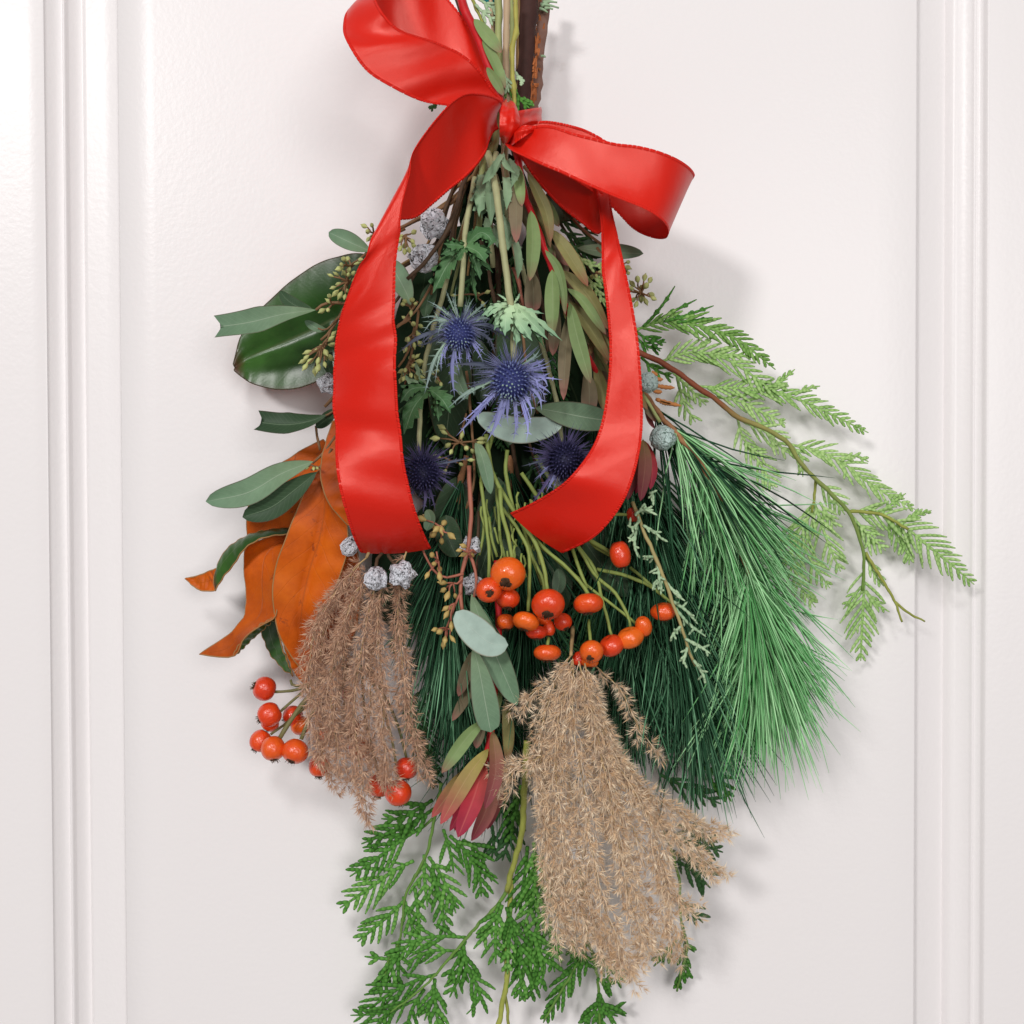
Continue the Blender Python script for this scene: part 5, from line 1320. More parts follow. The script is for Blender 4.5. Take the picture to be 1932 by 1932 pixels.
def calyx_meshes():
    out = []
    for s in range(3):
        r0 = random.Random(s + 20)
        mb = MB()
        k = 14
        V = [(0, 0, -.92)] + [(.30 * math.cos(2 * math.pi * j / k) * r0.uniform(.8, 1.25), .30 * math.sin(2 * math.pi * j / k) * r0.uniform(.8, 1.25), -.88 + r0.uniform(-.06, .04)) for j in range(k)]
        V += [(.36 * math.cos(2 * math.pi * j / k), .36 * math.sin(2 * math.pi * j / k), -.78) for j in range(k)]
        F = [(0, 1 + (j + 1) % k, 1 + j) for j in range(k)] + [(1 + j, 1 + (j + 1) % k, 1 + k + (j + 1) % k, 1 + k + j) for j in range(k)]
        mb.add(V, F)
        for q in range(26):
            a = r0.uniform(0, 6.28); rr = r0.uniform(.04, .33)
            b = np.array([rr * math.cos(a), rr * math.sin(a), -.86])
            l = r0.uniform(.12, .34)
            o = norm([math.cos(a) * r0.uniform(-.3, 1.2), math.sin(a) * r0.uniform(-.3, 1.2), -1])
            sd = norm(np.cross(o, [r0.random(), .4, .3])) * .035
            mb.add([b - sd, b + sd, b + o * l + sd * .4, b + o * l - sd * .4], [(0, 1, 2, 3)])
        out.append(mb.mesh('calyx', M['calyx']))
    return out
CALYX = calyx_meshes()

def rosehips(label, fr, hips, stalks, loc, mm, stalk_m, group='rosehip sprays', r=3.6):
    """hips: (x, y, half width, half height, depth, direction of the dry end)"""
    t = thing('rosehip_spray', label, 'rosehip spray', loc, group)
    twigs(t, stalks, stalk_m)
    k = FR[fr][2]
    for i, (x, y, rx, ry, d, dirn) in enumerate(hips):
        h = piece('hip', HIPS[rng.randrange(2) if rng.random() < .6 else rng.randrange(4)], t, pt(fr, x, y, d), None)
        qd = align(-norm(dirn)) @ Quaternion((0, 0, 1), U(0, 6))
        h.rotation_mode = 'QUATERNION'
        h.rotation_quaternion = qd
        R, RZ = S(rx * k, d), S(ry * k, d)
        h.scale = (R, R, RZ)
        c = bpy.data.objects.new('calyx', rng.choice(CALYX))
        COL.objects.link(c)
        c.parent = h
    return t

def build_hips():
    dn, fwd, dl = (0, -.3, -1), (-.1, -.85, -.55), (-.5, -.5, -.7)
    stalks = [('f', [(330, -150), (355, 60), (372, 200), (378, 310), (375, 400)], (62, 78), 3.6, 3.2), ('f', [(440, -110), (450, 40), (485, 160), (505, 290)], (64, 82), 4, 3.6),
              ('f', [(450, 0), (540, 120), (600, 250), (605, 400), (600, 590)], (62, 76), 3.6, 3.2), ('f', [(560, 90), (640, 200), (690, 350), (710, 470)], (64, 80), 4.2, 3.6),
              ('f', [(570, 120), (630, 300), (680, 400), (690, 480)], (60, 70), 3.4, 3), ('f', [(600, 130), (700, 240), (820, 340), (900, 430), (940, 495)], (62, 76), 3.8, 3.4),
              ('f', [(850, 230), (890, 350), (935, 460)], (60, 66), 3.6, 3.2), ('f', [(640, 200), (800, 330), (950, 455), (1090, 560), (1215, 662)], (58, 66), 3.2, 2.8),
              ('f', [(870, 200), (980, 360), (1010, 480), (1040, 600), (1080, 740)], (58, 68), 3.6, 3), ('f', [(880, 220), (980, 380), (1090, 480), (1160, 600), (1182, 690)], (60, 68), 3.4, 3),
              ('f', [(940, 180), (1010, 220), (1080, 262)], (66, 70), 4.4, 4), ('f', [(950, 190), (1000, 235), (1065, 270)], (62, 66), 3, 3), ('f', [(990, 350), (1150, 385), (1300, 450), (1420, 545)], (58, 64), 3.6, 3),
              ('f', [(1180, 340), (1280, 420), (1390, 520)], (54, 62), 3.2, 3), ('f', [(1090, 40), (1130, 35), (1165, 38)], (68, 70), 3, 3), ('f', [(340, -80), (350, 80), (320, 270)], (58, 62), 3, 2.4),
              ('f', [(375, 50), (390, 180), (420, 280)], (58, 60), 3.2, 2.6), ('f', [(520, 40), (600, 160), (615, 260), (680, 440)], (56, 62), 3.2, 2.8), ('f', [(945, 640), (950, 700), (955, 770)], (64, 76), 3, 3),
              ('f', [(712, 640), (715, 720), (708, 790)], (64, 76), 3, 3), ('f', [(360, -420), (385, -230), (440, -110), (560, 90)], (58, 64), 4.4, 4), ('f', [(400, -420), (350, -260), (330, -150)], (56, 62), 4, 3.6),
              ('f', [(480, -330), (470, -200), (520, 20), (600, 130), (640, 210)], (58, 62), 4, 3.4), ('f', [(560, -200), (700, 0), (860, 210)], (54, 60), 4, 3.6), ('f', [(640, -300), (800, -50), (950, 190)], (52, 62), 4, 3.6), ('f', [(420, -130), (430, 60), (440, 180), (470, 300)], (52, 60), 3, 3)]
    for _ in range(26):      # short side shoots of the stalks
        x, y = U(330, 700), U(-100, 330)
        stalks.append(('f', [(x, y), (x + U(-14, 14), y + 50), (x + U(-25, 30), y + U(95, 150))], U(52, 68), 2.2, 1.6))
    hips = [(483, 375, 100, 96, 88, (-.15, -.9, -.6)), (374, 468, 74, 76, 88, (.1, -.95, -.2)), (482, 517, 72, 60, 80, dn), (712, 550, 97, 84, 90, (-.05, -.75, -.75)), (586, 648, 80, 55, 84, (-.3, -.35, -1)),
            (646, 710, 58, 42, 76, dn), (718, 688, 36, 48, 72, dn), (797, 650, 52, 52, 74, (.4, -.5, -.8)), (470, 650, 52, 48, 66, dn), (708, 826, 80, 50, 82, (.0, -.15, -1)), (940, 546, 84, 62, 84, (.05, -.25, -1)),
            (960, 820, 70, 62, 86, (-.25, -.85, -.6)), (888, 862, 38, 46, 74, (-.3, -.3, -.9)), (950, 880, 52, 34, 76, dn), (1074, 786, 72, 62, 76, (.5, .2, -.9)), (1180, 741, 76, 62, 74, (.3, .2, -.9)),
            (1257, 676, 48, 64, 72, (.25, .3, -.9)), (1371, 592, 70, 54, 70, (.1, .1, -1)), (1124, 266, 62, 84, 76, (.2, -.1, -1)), (1196, 38, 38, 46, 70, (.1, 0, -1)), (690, 630, 44, 44, 70, dn)]
    rosehips('generous spray of orange red hips on lime green stalks in the middle of the bouquet', 'f', hips, stalks, pt('f', 420, -420, 56), 80, M['hipstem'])
    for i in range(1):
        pass
    hipsl = [(420, 1262, 59, 57, 44, (-.85, -.25, .35)), (444, 1385, 57, 60, 48, (-.8, -.2, -.4)), (401, 1510, 50, 56, 44, (-.5, -.2, -.8)), (461, 1546, 60, 62, 52, (.15, -.35, -.9)), (566, 1560, 64, 60, 54, (-.3, -.6, -.8)),
             (556, 1392, 52, 50, 36, (-.8, 0, -.4)), (592, 1438, 48, 46, 36, (.3, -.2, -.9)), (446, 1428, 46, 38, 38, (-.5, -.1, -.9))]
    st = [('e', [(760, 1160), (640, 1242), (560, 1270), (470, 1277)], (40, 44), 3, 2.8), ('e', [(720, 1200), (600, 1340), (540, 1420), (495, 1495)], (42, 52), 5, 4.4), ('e', [(700, 1280), (640, 1390), (595, 1505)], (44, 54), 4, 3.6),
          ('e', [(690, 1200), (590, 1290), (520, 1350), (490, 1375)], (38, 44), 3, 2.8), ('e', [(640, 1240), (560, 1250), (545, 1220)], (38, 38), 2.4, 2.6), ('e', [(640, 1330), (520, 1430), (450, 1480)], (40, 44), 2.8, 2.4), ('e', [(640, 1290), (590, 1340), (560, 1390)], (38, 36), 3, 2.6)]
    rosehips('cluster of red hips beside the lower tip of the orange magnolia leaves', 'e', hipsl, st, pt('e', 760, 1160, 40), 46, M['hipstemdark'])
    hipsp = [(682, 1630, 54, 56, 40, dn), (836, 1450, 42, 44, 42, dn), (822, 1290, 36, 40, 44, dn), (872, 1545, 54, 56, 42, dn), (964, 1722, 56, 60, 48, (-.1, -.3, -1)), (1096, 1640, 56, 56, 56, dn), (1056, 1757, 64, 64, 60, (.3, .1, -.9)), (712, 1480, 40, 40, 40, dn)]
    st = [('e', [(860, 1100), (850, 1300), (840, 1410)], (40, 42), 3, 2.6), ('e', [(880, 1150), (900, 1400), (960, 1660)], (40, 46), 3, 2.6), ('e', [(900, 1150), (1000, 1400), (1060, 1690)], (42, 58), 3, 2.6), ('e', [(920, 1150), (1040, 1400), (1095, 1590)], (42, 55), 3, 2.6), ('e', [(820, 1150), (740, 1400), (690, 1580)], (38, 40), 3, 2.6)]
    rosehips('red hips showing through and just below the dusky left plume', 'e', hipsp, st, pt('e', 860, 1100, 40), 46, M['hipstemdark'])
build_hips()

# ------------------------------------------------------------------ plumes of grass
def spikelet(mb, tip, ax, glume, hair, tv, nglume, nhair):
    """one tuft: pointed glumes (material 0) in a cloud of silky hairs (material 1)"""
    p1 = norm(np.cross(ax, [.31, .5, .8])); p2 = np.cross(ax, p1)
    for q in range(nglume):
        b = U(0, 6.28); sp = U(.15, .95)
        d = norm(ax + (p1 * math.cos(b) + p2 * math.sin(b)) * sp)
        L = glume * U(.7, 1.25); wd = glume * U(.04, .065)
        s = norm(np.cross(d, FRONT + nrng.normal(0, .5, 3)))
        s2 = np.cross(s, d)
        m = tip + d * L * .38
        mb.add([tip, m + s * wd, m + s2 * wd * .8, m - s * wd, tip + d * L], [(0, 1, 2), (0, 2, 3), (0, 3, 1), (1, 4, 2), (2, 4, 3), (3, 4, 1)], None, [tv * .4, tv, tv, tv, min(1, tv + .25)])
    for q in range(nhair):
        b = U(0, 6.28); sp = U(.3, 1.9)
        d = norm(ax + (p1 * math.cos(b) + p2 * math.sin(b)) * sp)
        L = hair * U(.5, 1.2)
        s = norm(np.cross(d, FRONT + nrng.normal(0, .5, 3))) * hair * .0075
        e = tip + d * L + nrng.normal(0, hair * .08, 3)
        mb.add([tip - s, tip + s, e], [(0, 1, 2)], None, U(.1, 1.0), 1)

def strand_down(mb, C, rad, nb, blen, glume, hair, tint0, per=9):
    """side branches that droop along the strand, each carrying tufts to both sides"""
    E = even(C, 160)
    T, Sd, Nn = frames(E)
    n = len(E)
    for k in range(nb):
        u = (k + U(0, 1)) / nb
        i = int(u * (n - 1))
        a = k * 2.399 + U(-.4, .4)
        o = Sd[i] * math.cos(a) + Nn[i] * math.sin(a)
        grow = .35 + .65 * math.sin(min(1, u * 1.25 + .10) * math.pi * .58)
        L = blen * grow * U(.7, 1.15) * (1 - .45 * max(0, u - .6))
        m = max(4, int(per * (.5 + .5 * grow)))
        s = np.linspace(0, 1, m + 1)[:, None]
        out = rad * grow * U(.5, 1.0)
        B = E[i] + T[i] * L * s * .95 + o * out * np.sin(s * 1.9) + np.array([0, 0, -1]) * L * .12 * s ** 2 + nrng.normal(0, L * .006, (m + 1, 3))
        sweep(mb, B, np.linspace(.00022, .00012, m + 1), None, 3, tint=.8, close=False)
        Tb = tangents(B)
        tb = tint0 + U(-.2, .2)
        for q in range(1, m + 1):
            sd = norm(np.cross(Tb[q], FRONT + nrng.normal(0, .8, 3))) * (1 if q % 2 else -1)
            ax = norm(Tb[q] * U(.5, 1.0) + sd * U(.4, 1.1) + nrng.normal(0, .22, 3))
            tip = B[q] + ax * glume * U(.05, .45)
            spikelet(mb, tip, ax, glume, hair, min(1, max(0, tb + U(-.2, .35))), 4, 20)

def plume(name, label, fr, strands, base, m, m2, rad, glume, hair, tint0, per):
    t = thing(name, label, 'grass plume', base, 'grass plumes')
    sp = MB()
    stem_path(sp, np.array([base, strands_c(fr, strands[0])[0]]), S(4), S(3), 7)
    part('stem', sp, M['plumestem'], t)
    for st in strands:
        path, d, cnt, rf = st
        C = pts(fr, path, d)
        mb = MB()
        stem_path(mb, C, S(1.6), S(.6), 5, n=30, wob=.0003)
        a = part('strand', mb, M['plumestem'], t)
        mb = MB()
        dm = d if not isinstance(d, tuple) else sum(d) / 2
        strand_down(mb, C, S(rad * rf, dm), int(per * cnt), S(58 * rf, dm), S(glume, dm), S(hair, dm), tint0)
        part('spikelet', mb, [m, m2], a, kind='stuff', smooth=False)
    return t
def strands_c(fr, st): return pts(fr, st[0], st[1])

def build_plumes():
    L = [([(905, 640), (800, 750), (700, 890), (650, 1030), (640, 1200), (660, 1400), (690, 1570), (740, 1660)], (74, 58), 1.1, 1.1),
         ([(930, 690), (840, 840), (770, 1040), (735, 1240), (750, 1450), (790, 1620)], (78, 64), 1.0, 1.1),
         ([(950, 760), (905, 950), (870, 1150), (845, 1350), (860, 1550), (885, 1700), (905, 1840)], (80, 64), 1.05, 1.0),
         ([(985, 720), (960, 900), (965, 1100), (985, 1300), (990, 1500), (1010, 1680)], (82, 68), .95, .95),
         ([(1095, 610), (1058, 800), (1062, 1000), (1080, 1200), (1110, 1400), (1170, 1630)], (80, 68), 1.05, .95),
         ([(970, 800), (935, 1000), (925, 1300), (920, 1500), (960, 1640)], (74, 60), .8, 1.0),
         ([(880, 700), (740, 880), (690, 1060), (690, 1260), (710, 1450)], (70, 58), .9, 1.1),
         ([(910, 760), (830, 950), (800, 1120), (800, 1350), (820, 1500)], (66, 56), .9, 1.1)]
    plume('dusky_plume', 'dusky pink brown feathery grass plume hanging below the left ribbon end', 'e', L, pt('e', 1000, 420, 70), M['plume_l'], M['hair_l'], 16, 17, 20, .5, 36)
    R = [([(320, 60), (260, 160), (190, 340), (165, 600), (180, 850), (212, 1100), (240, 1330), (275, 1480)], (80, 66), 1.15, 1.05),
         ([(330, 80), (255, 380), (245, 700), (290, 1000), (350, 1300), (425, 1470), (500, 1620)], (84, 66), 1.2, 1.1),
         ([(330, 90), (330, 400), (380, 700), (420, 1000), (480, 1300), (555, 1500), (600, 1640)], (88, 68), 1.2, 1.15),
         ([(360, 90), (440, 400), (500, 700), (560, 1000), (620, 1300), (700, 1520)], (88, 68), 1.15, 1.15),
         ([(390, 100), (465, 400), (575, 650), (720, 900), (790, 1150), (820, 1380), (845, 1510)], (84, 66), 1.2, 1.1),
         ([(390, 110), (485, 450), (650, 700), (850, 850), (965, 915), (1070, 950)], (80, 60), 1.0, .8),
         ([(385, 140), (470, 420), (605, 680), (755, 880), (890, 1010), (1040, 1145)], (78, 58), 1.05, .85),
         ([(440, 110), (580, 250), (650, 400), (710, 490), (775, 580)], (66, 60), .2, .6),
         ([(170, 570), (110, 600), (50, 620), (5, 690)], (80, 82), .28, .9),
         ([(390, 200), (520, 680), (645, 960), (760, 1160), (840, 1290), (920, 1330)], (76, 60), .95, 1.0),
         ([(320, 150), (280, 500), (330, 800), (390, 1150), (430, 1400), (600, 1620)], (76, 60), 1.1, 1.15),
         ([(360, 150), (420, 550), (520, 900), (640, 1200), (720, 1420), (690, 1560)], (74, 58), 1.1, 1.15),
         ([(330, 150), (215, 450), (200, 800), (260, 1200), (330, 1480)], (72, 58), 1.0, 1.1),
         ([(200, 200), (110, 260), (95, 290)], (74, 76), .14, .8)]
    plume('tan_plume', 'large sandy tan feathery grass plume fanning out at the bottom centre', 'h', R, pt('h', 330, -80, 48), M['plume_r'], M['hair_r'], 20, 17.5, 22, .5, 42)
build_plumes()

# ------------------------------------------------------------------ pines
def needles(mb, stem, count, L, spread, bend, tint, w, fwd=.8, u0=0.0, u1=1.0, droop=(0, 0, -1), bundle=5, lim=2.0):
    E = even(stem, 80)
    T, Sd, Nn = frames(E)
    for _ in range(count // bundle):
        u = U(u0, u1)
        i = int(u * 79)
        a = U(0, 2 * math.pi)
        sa = math.sin(a)
        if sa > lim: sa = -sa
        o = Sd[i] * math.cos(a) + Nn[i] * sa
        d0 = norm(T[i] * fwd + o * U(.2, 1) * spread)
        tt = min(1, max(0, U(*tint)))
        for q in range(bundle):
            d = norm(d0 + nrng.normal(0, .15, 3))
            side = np.cross(d, nrng.normal(0, 1, 3)) * U(0, .16)
            l = L * U(.72, 1.1)
            b = bend * U(.6, 1.4)
            n = 6
            s = np.linspace(0, 1, n)[:, None]
            C = E[i] + d * l * s + np.array(droop) * l * b * s ** 2 + side * l * s ** 2 + nrng.normal(0, l * .004, (n, 3))
            C[0] = E[i]
            # never through the door
            C[:, 1] = np.minimum(C[:, 1], -.0025)
            r = w * np.array([.8, 1, 1, 1, .8, .15])
            sweep(mb, C, r, r * .7, 3, tint=min(1, max(0, tt + U(-.12, .12))), close=False)

def pine(label, stem, specs, m, lim=2.0, bark='pinewood', sr=(5, 3), fr='q'):
    C = pts(fr, stem)
    t = thing('pine_branch', label, 'pine branch', C[0], 'long needled pine branches')
    mb = MB()
    stem_path(mb, C, S(sr[0]), S(sr[1]), 8, wob=.0006, nodes=6)
    s = part('stem', mb, M[bark], t)
    for k, (cnt, L, spread, bend, tint, u0, u1, fwd) in enumerate(specs):
        mb = MB()
        needles(mb, C, cnt, S(L), spread, bend, tint, S(1.9), fwd, u0, u1, lim=lim if k < 2 else 2.0)
        part('needles', mb, m[k] if isinstance(m, list) else m, t, kind='stuff', smooth=True)

def build_pines():
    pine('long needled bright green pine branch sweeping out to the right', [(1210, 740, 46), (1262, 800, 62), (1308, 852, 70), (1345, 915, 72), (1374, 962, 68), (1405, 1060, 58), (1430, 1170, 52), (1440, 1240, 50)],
         [(700, 235, .85, .12, (.42, 1.0), .15, 1.0, 1.0), (70, 275, .75, .16, (.05, .5), .05, .40, 1.0), (480, 212, .66, .22, (.42, 1.0), .70, 1.0, 1.0)], [M['needle'], M['needleshade'], M['needle']], lim=.12)
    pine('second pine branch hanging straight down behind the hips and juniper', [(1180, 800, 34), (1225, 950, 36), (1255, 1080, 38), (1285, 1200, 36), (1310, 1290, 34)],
         [(700, 255, .55, .14, (.0, .9), .05, 1.0, 1.0), (320, 215, .30, .10, (.2, 1.0), .6, 1.0, 1.0)], [M['needleshade'], M['needleshade']])
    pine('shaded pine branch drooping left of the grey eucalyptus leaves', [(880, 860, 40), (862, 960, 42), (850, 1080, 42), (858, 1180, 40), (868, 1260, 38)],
         [(520, 230, .42, .14, (.0, .7), .1, 1.0, 1.0), (260, 220, .32, .12, (.3, 1.0), .3, 1.0, 1.0)], [M['needleshade'], M['needleshade']])
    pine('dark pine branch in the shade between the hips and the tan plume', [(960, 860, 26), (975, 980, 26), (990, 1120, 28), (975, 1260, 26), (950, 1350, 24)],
         [(620, 240, .50, .14, (.0, .6), .05, 1.0, 1.0)], [M['needleshade']])
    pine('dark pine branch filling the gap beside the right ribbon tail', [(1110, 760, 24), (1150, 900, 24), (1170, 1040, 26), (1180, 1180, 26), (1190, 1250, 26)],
         [(620, 240, .55, .14, (.0, .6), .05, 1.0, 1.0), (340, 225, .40, .12, (.0, .9), .5, 1.0, 1.0)], [M['needleshade'], M['needleshade']])
build_pines()

# ------------------------------------------------------------------ cedars
SEG = 10.0
def scaly(mb, C, w, flat=.36, N=FRONT, tint=.5, tip=True):
    """a twiglet of overlapping scales: a flattened string of beads"""
    L = length(C)
    seg = S(SEG)
    ns = max(2, int(round(L / seg)))
    n = ns * 3 + 1
    E = even(C, n, 60)
    s = np.arange(n)
    prof = np.array([.80, 1.0, 1.02])[s % 3]
    u = s / (n - 1)
    tap = np.where(u > .7, 1 - (u - .7) * 2.1, 1.0)
    if not tip: tap = np.ones(n)
    r = w * prof * tap
    t = np.array([tint - .22, tint + .04, tint + .14])[s % 3]
    sweep(mb, E, r, r * flat, 6, N=N, tint=np.repeat(np.clip(t, 0, 1), 6), close=True)

def frond(mb, axis, maxlen, w=3.4, spacing=15.5, ang=40, N=FRONT, tint=.5, env=None, sub=.12, u0=.04):
    """a flat spray: twiglets to both sides of a scaly axis, the longer ones forked"""
    L = length(cat(axis, 60))
    ns = max(3, int(L / S(spacing)))
    E = even(axis, ns + 1)
    T, Sd, Nn = frames(E, N)
    scaly(mb, E, S(w) * .85, .42, N, tint)
    env = env or (lambda u: (0.30 + .85 * math.sin(min(1, u * 1.6 + .12) * math.pi * .5)) * (1 - u) ** .75 + .10)
    for i in range(1, ns):
        u = i / ns
        if u < u0: continue
        for sgn in ((1, -1) if rng.random() < .9 else ((1,) if i % 2 else (-1,))):
            a = math.radians(ang * U(.82, 1.15)) * sgn
            tilt = U(-.22, .28)
            d = norm(T[i] * math.cos(a) + Sd[i] * math.sin(a) + Nn[i] * tilt * .6)
            l = S(maxlen) * env(u) * U(.72, 1.12)
            if l < S(9): l = S(9)
            n = max(4, int(l / S(6)))
            s = np.linspace(0, 1, n)[:, None]
            base = E[i] + T[i] * S(U(-3, 3))
            C = base + d * l * s + (T[i] - d) * l * .16 * s ** 2 + np.array([0, 0, -1]) * l * .03 * s ** 2
            tt = tint + U(-.14, .14)
            N2 = norm(N + nrng.normal(0, .22, 3))
            scaly(mb, C, S(w) * U(.88, 1.08), .36, N2, tt)
            if l > S(38) and rng.random() < sub:
                for q in range(1 + (l > S(62))):
                    j = int(n * (0.30 + .26 * q))
                    a2 = -math.radians(38) * sgn if rng.random() < .7 else math.radians(34) * sgn
                    T2 = norm(C[min(j + 1, n - 1)] - C[j])
                    S2 = norm(np.cross(T2, N2))
                    d2 = norm(T2 * math.cos(a2) + S2 * math.sin(a2))
                    l2 = l * U(.28, .45)
                    C2 = C[j] + d2 * l2 * np.linspace(0, 1, 4)[:, None]
                    scaly(mb, C2, S(w) * .9, .5, N2, tt)

def cedar(label, fr, stems, fronds, m, sm, loc, mm):
    t = thing('cedar_spray', label, 'cedar spray', loc, 'cedar sprays')
    for path, d, r0, r1, smat in stems:
        mb = MB()
        C = pts(fr, path, d)
        stem_path(mb, C, S(r0), S(r1), 8, n=min(60, max(8, int(length(C) / .002))), wob=.00025)
        part('stem', mb, M[smat], t)
    for row in fronds:
        path, d, ml, tint = row[:4]
        mk = row[4] if len(row) > 4 else m
        kw = row[5] if len(row) > 5 else {}
        mb = MB()
        C = pts(fr, path, d)
        N = norm(FRONT + np.array([U(-.3, .3), 0, U(-.25, .25)]))
        if fr == 'g' and 'spacing' not in kw: kw = dict(kw, spacing=21, w=4.5)
        frond(mb, C, ml * (1.12 if fr == 'g' else 1.0), tint=tint, N=N, **kw)
        part('frond', mb, M[mk], t)
    return t

def build_cedars():
    # right: the long reaching spray
    stems = [([(100, 380), (220, 465), (340, 522), (470, 612), (610, 712), (692, 778), (800, 822), (920, 892), (980, 982), (1060, 1072), (1150, 1152), (1222, 1232), (1262, 1330), (1288, 1420), (1290, 1500), (1282, 1600)], (46, 24), 6.0, 3.0, 'cedarwood'),
             ([(1222, 1225), (1300, 1228), (1390, 1245), (1500, 1310)], (26, 24), 3.4, 2.6, 'cedarstem'), ([(1062, 1075), (1056, 1150), (1045, 1230)], (28, 24), 3, 2.4, 'cedarstem'),
             ([(1298, 1420), (1380, 1552), (1440, 1660), (1472, 1748)], (24, 18), 3.6, 2.2, 'cedarstem'), ([(1440, 1655), (1500, 1705), (1580, 1748)], (20, 16), 2.8, 1.8, 'cedarstem')]
    fr = [([(205, 362), (310, 325), (400, 322), (560, 355), (700, 415), (870, 550)], (42, 30), 60, .15, 'cedarpale', dict(ang=34)),
          ([(240, 345), (320, 260), (392, 152)], (42, 36), 16, .3, 'cedar', dict(ang=20, spacing=26)), ([(290, 325), (390, 270), (495, 216)], (40, 34), 18, .3, 'cedar', dict(ang=22, spacing=26)),
          ([(340, 322), (450, 290), (576, 246)], (40, 34), 18, .35, 'cedar', dict(ang=22, spacing=24)), ([(400, 325), (490, 315), (572, 302)], (38, 34), 14, .35, 'cedar', dict(ang=22, spacing=26)),
          ([(210, 370), (270, 410), (350, 420)], (40, 36), 34, .3, 'cedar'), ([(200, 390), (260, 440), (330, 450)], (38, 34), 30, .28, 'cedar'), ([(230, 490), (300, 550), (385, 590)], (36, 34), 34, .4, 'cedar'),
          ([(320, 515), (450, 470), (580, 480), (700, 535), (850, 640), (930, 620)], (34, 26), 70, .45, 'cedarpale', dict(ang=36)), ([(480, 465), (540, 420), (590, 370)], (34, 28), 20, .5, 'cedarpale', dict(ang=24)), ([(520, 470), (660, 480), (815, 492)], (32, 28), 26, .45, 'cedarpale'),
          ([(380, 560), (440, 620), (540, 720)], (32, 26), 46, .5, 'cedarpale'), ([(405, 600), (430, 700), (490, 800)], (30, 24), 50, .55, 'cedarpale'),
          ([(500, 630), (690, 638), (850, 650), (1000, 700), (1150, 770), (1312, 850)], (30, 20), 62, .4, 'cedarpale', dict(ang=36)), ([(840, 645), (900, 600), (962, 548)], (28, 22), 26, .4, 'cedarpale', dict(ang=28)), ([(960, 670), (1020, 640), (1082, 628)], (26, 20), 20, .45, 'cedarpale', dict(ang=26)),
          ([(590, 680), (700, 700), (800, 750), (920, 805)], (28, 22), 52, .55, 'cedarpale'), ([(690, 780), (710, 860), (760, 930), (830, 965)], (28, 20), 52, .6, 'cedarpale'), ([(720, 800), (830, 850), (920, 940), (960, 930)], (26, 20), 54, .6, 'cedarpale'),
          ([(720, 900), (800, 1000), (860, 1115)], (22, 16), 60, .6, 'cedarpale'), ([(930, 905), (990, 960), (1000, 1060)], (26, 22), 34, .55, 'cedarpale'),
          ([(940, 905), (1080, 940), (1200, 1002), (1320, 1092), (1430, 1160), (1535, 1215)], (26, 18), 62, .5, 'cedarpale', dict(ang=36)), ([(1180, 985), (1250, 960), (1312, 988)], (24, 18), 24, .5, 'cedarpale'),
          ([(1060, 1080), (1130, 1140), (1200, 1240)], (24, 20), 52, .6, 'cedarpale'), ([(1056, 1150), (1040, 1230), (980, 1320), (950, 1440), (990, 1580), (1060, 1680)], (22, 16), 78, .55, 'cedarpale', dict(ang=40)),
          ([(1050, 1180), (1090, 1290), (1130, 1400), (1180, 1510)], (22, 16), 66, .6, 'cedarpale'), ([(1040, 1220), (1000, 1340), (1040, 1460), (1130, 1590)], (20, 14), 66, .55, 'cedarpale'), ([(1080, 1180), (1130, 1260), (1160, 1300)], (22, 18), 40, .6, 'cedarpale'),
          ([(1230, 1218), (1390, 1245), (1500, 1310), (1600, 1392), (1700, 1472), (1815, 1572)], (25, 14), 78, .5, 'cedarpale', dict(ang=42)), ([(1370, 1240), (1430, 1180), (1490, 1138)], (24, 18), 24, .45, 'cedarpale'), ([(1460, 1290), (1540, 1240), (1612, 1220)], (22, 16), 26, .45, 'cedarpale', dict(ang=30)),
          ([(1225, 1235), (1290, 1310), (1395, 1412)], (22, 18), 56, .6, 'cedarpale'), ([(1240, 1260), (1300, 1330), (1335, 1390)], (20, 16), 44, .6, 'cedarpale'),
          ([(1288, 1480), (1290, 1600), (1282, 1750), (1275, 1935)], (24, 14), 74, .45, 'cedarpale', dict(ang=44, spacing=16)), ([(1300, 1440), (1340, 1520), (1385, 1580)], (22, 18), 36, .5, 'cedarpale'), ([(1300, 1600), (1350, 1660), (1412, 1702)], (20, 16), 26, .45, 'cedarpale'), ([(1280, 1580), (1230, 1640), (1192, 1690)], (20, 16), 26, .45, 'cedarpale'),
          ([(1390, 1250), (1440, 1330), (1480, 1420)], (20, 16), 40, .5, 'cedarpale'), ([(1500, 1320), (1505, 1400), (1505, 1480)], (18, 14), 36, .45, 'cedarpale')]
    cedar('airy pale green cedar spray reaching far out to the right edge moulding', 'd', stems, fr, 'cedarpale', None, pt('d', 100, 380, 46), 30)
    # bottom: left hanging spray
    stems = [([(520, 100), (490, 260), (450, 440), (385, 560), (345, 660), (322, 850), (275, 930), (245, 1060)], (33, 21), 3.4, 1.8, 'cedargreenstem'), ([(480, 270), (420, 320), (360, 350)], (30, 26), 3, 2, 'cedargreenstem')]
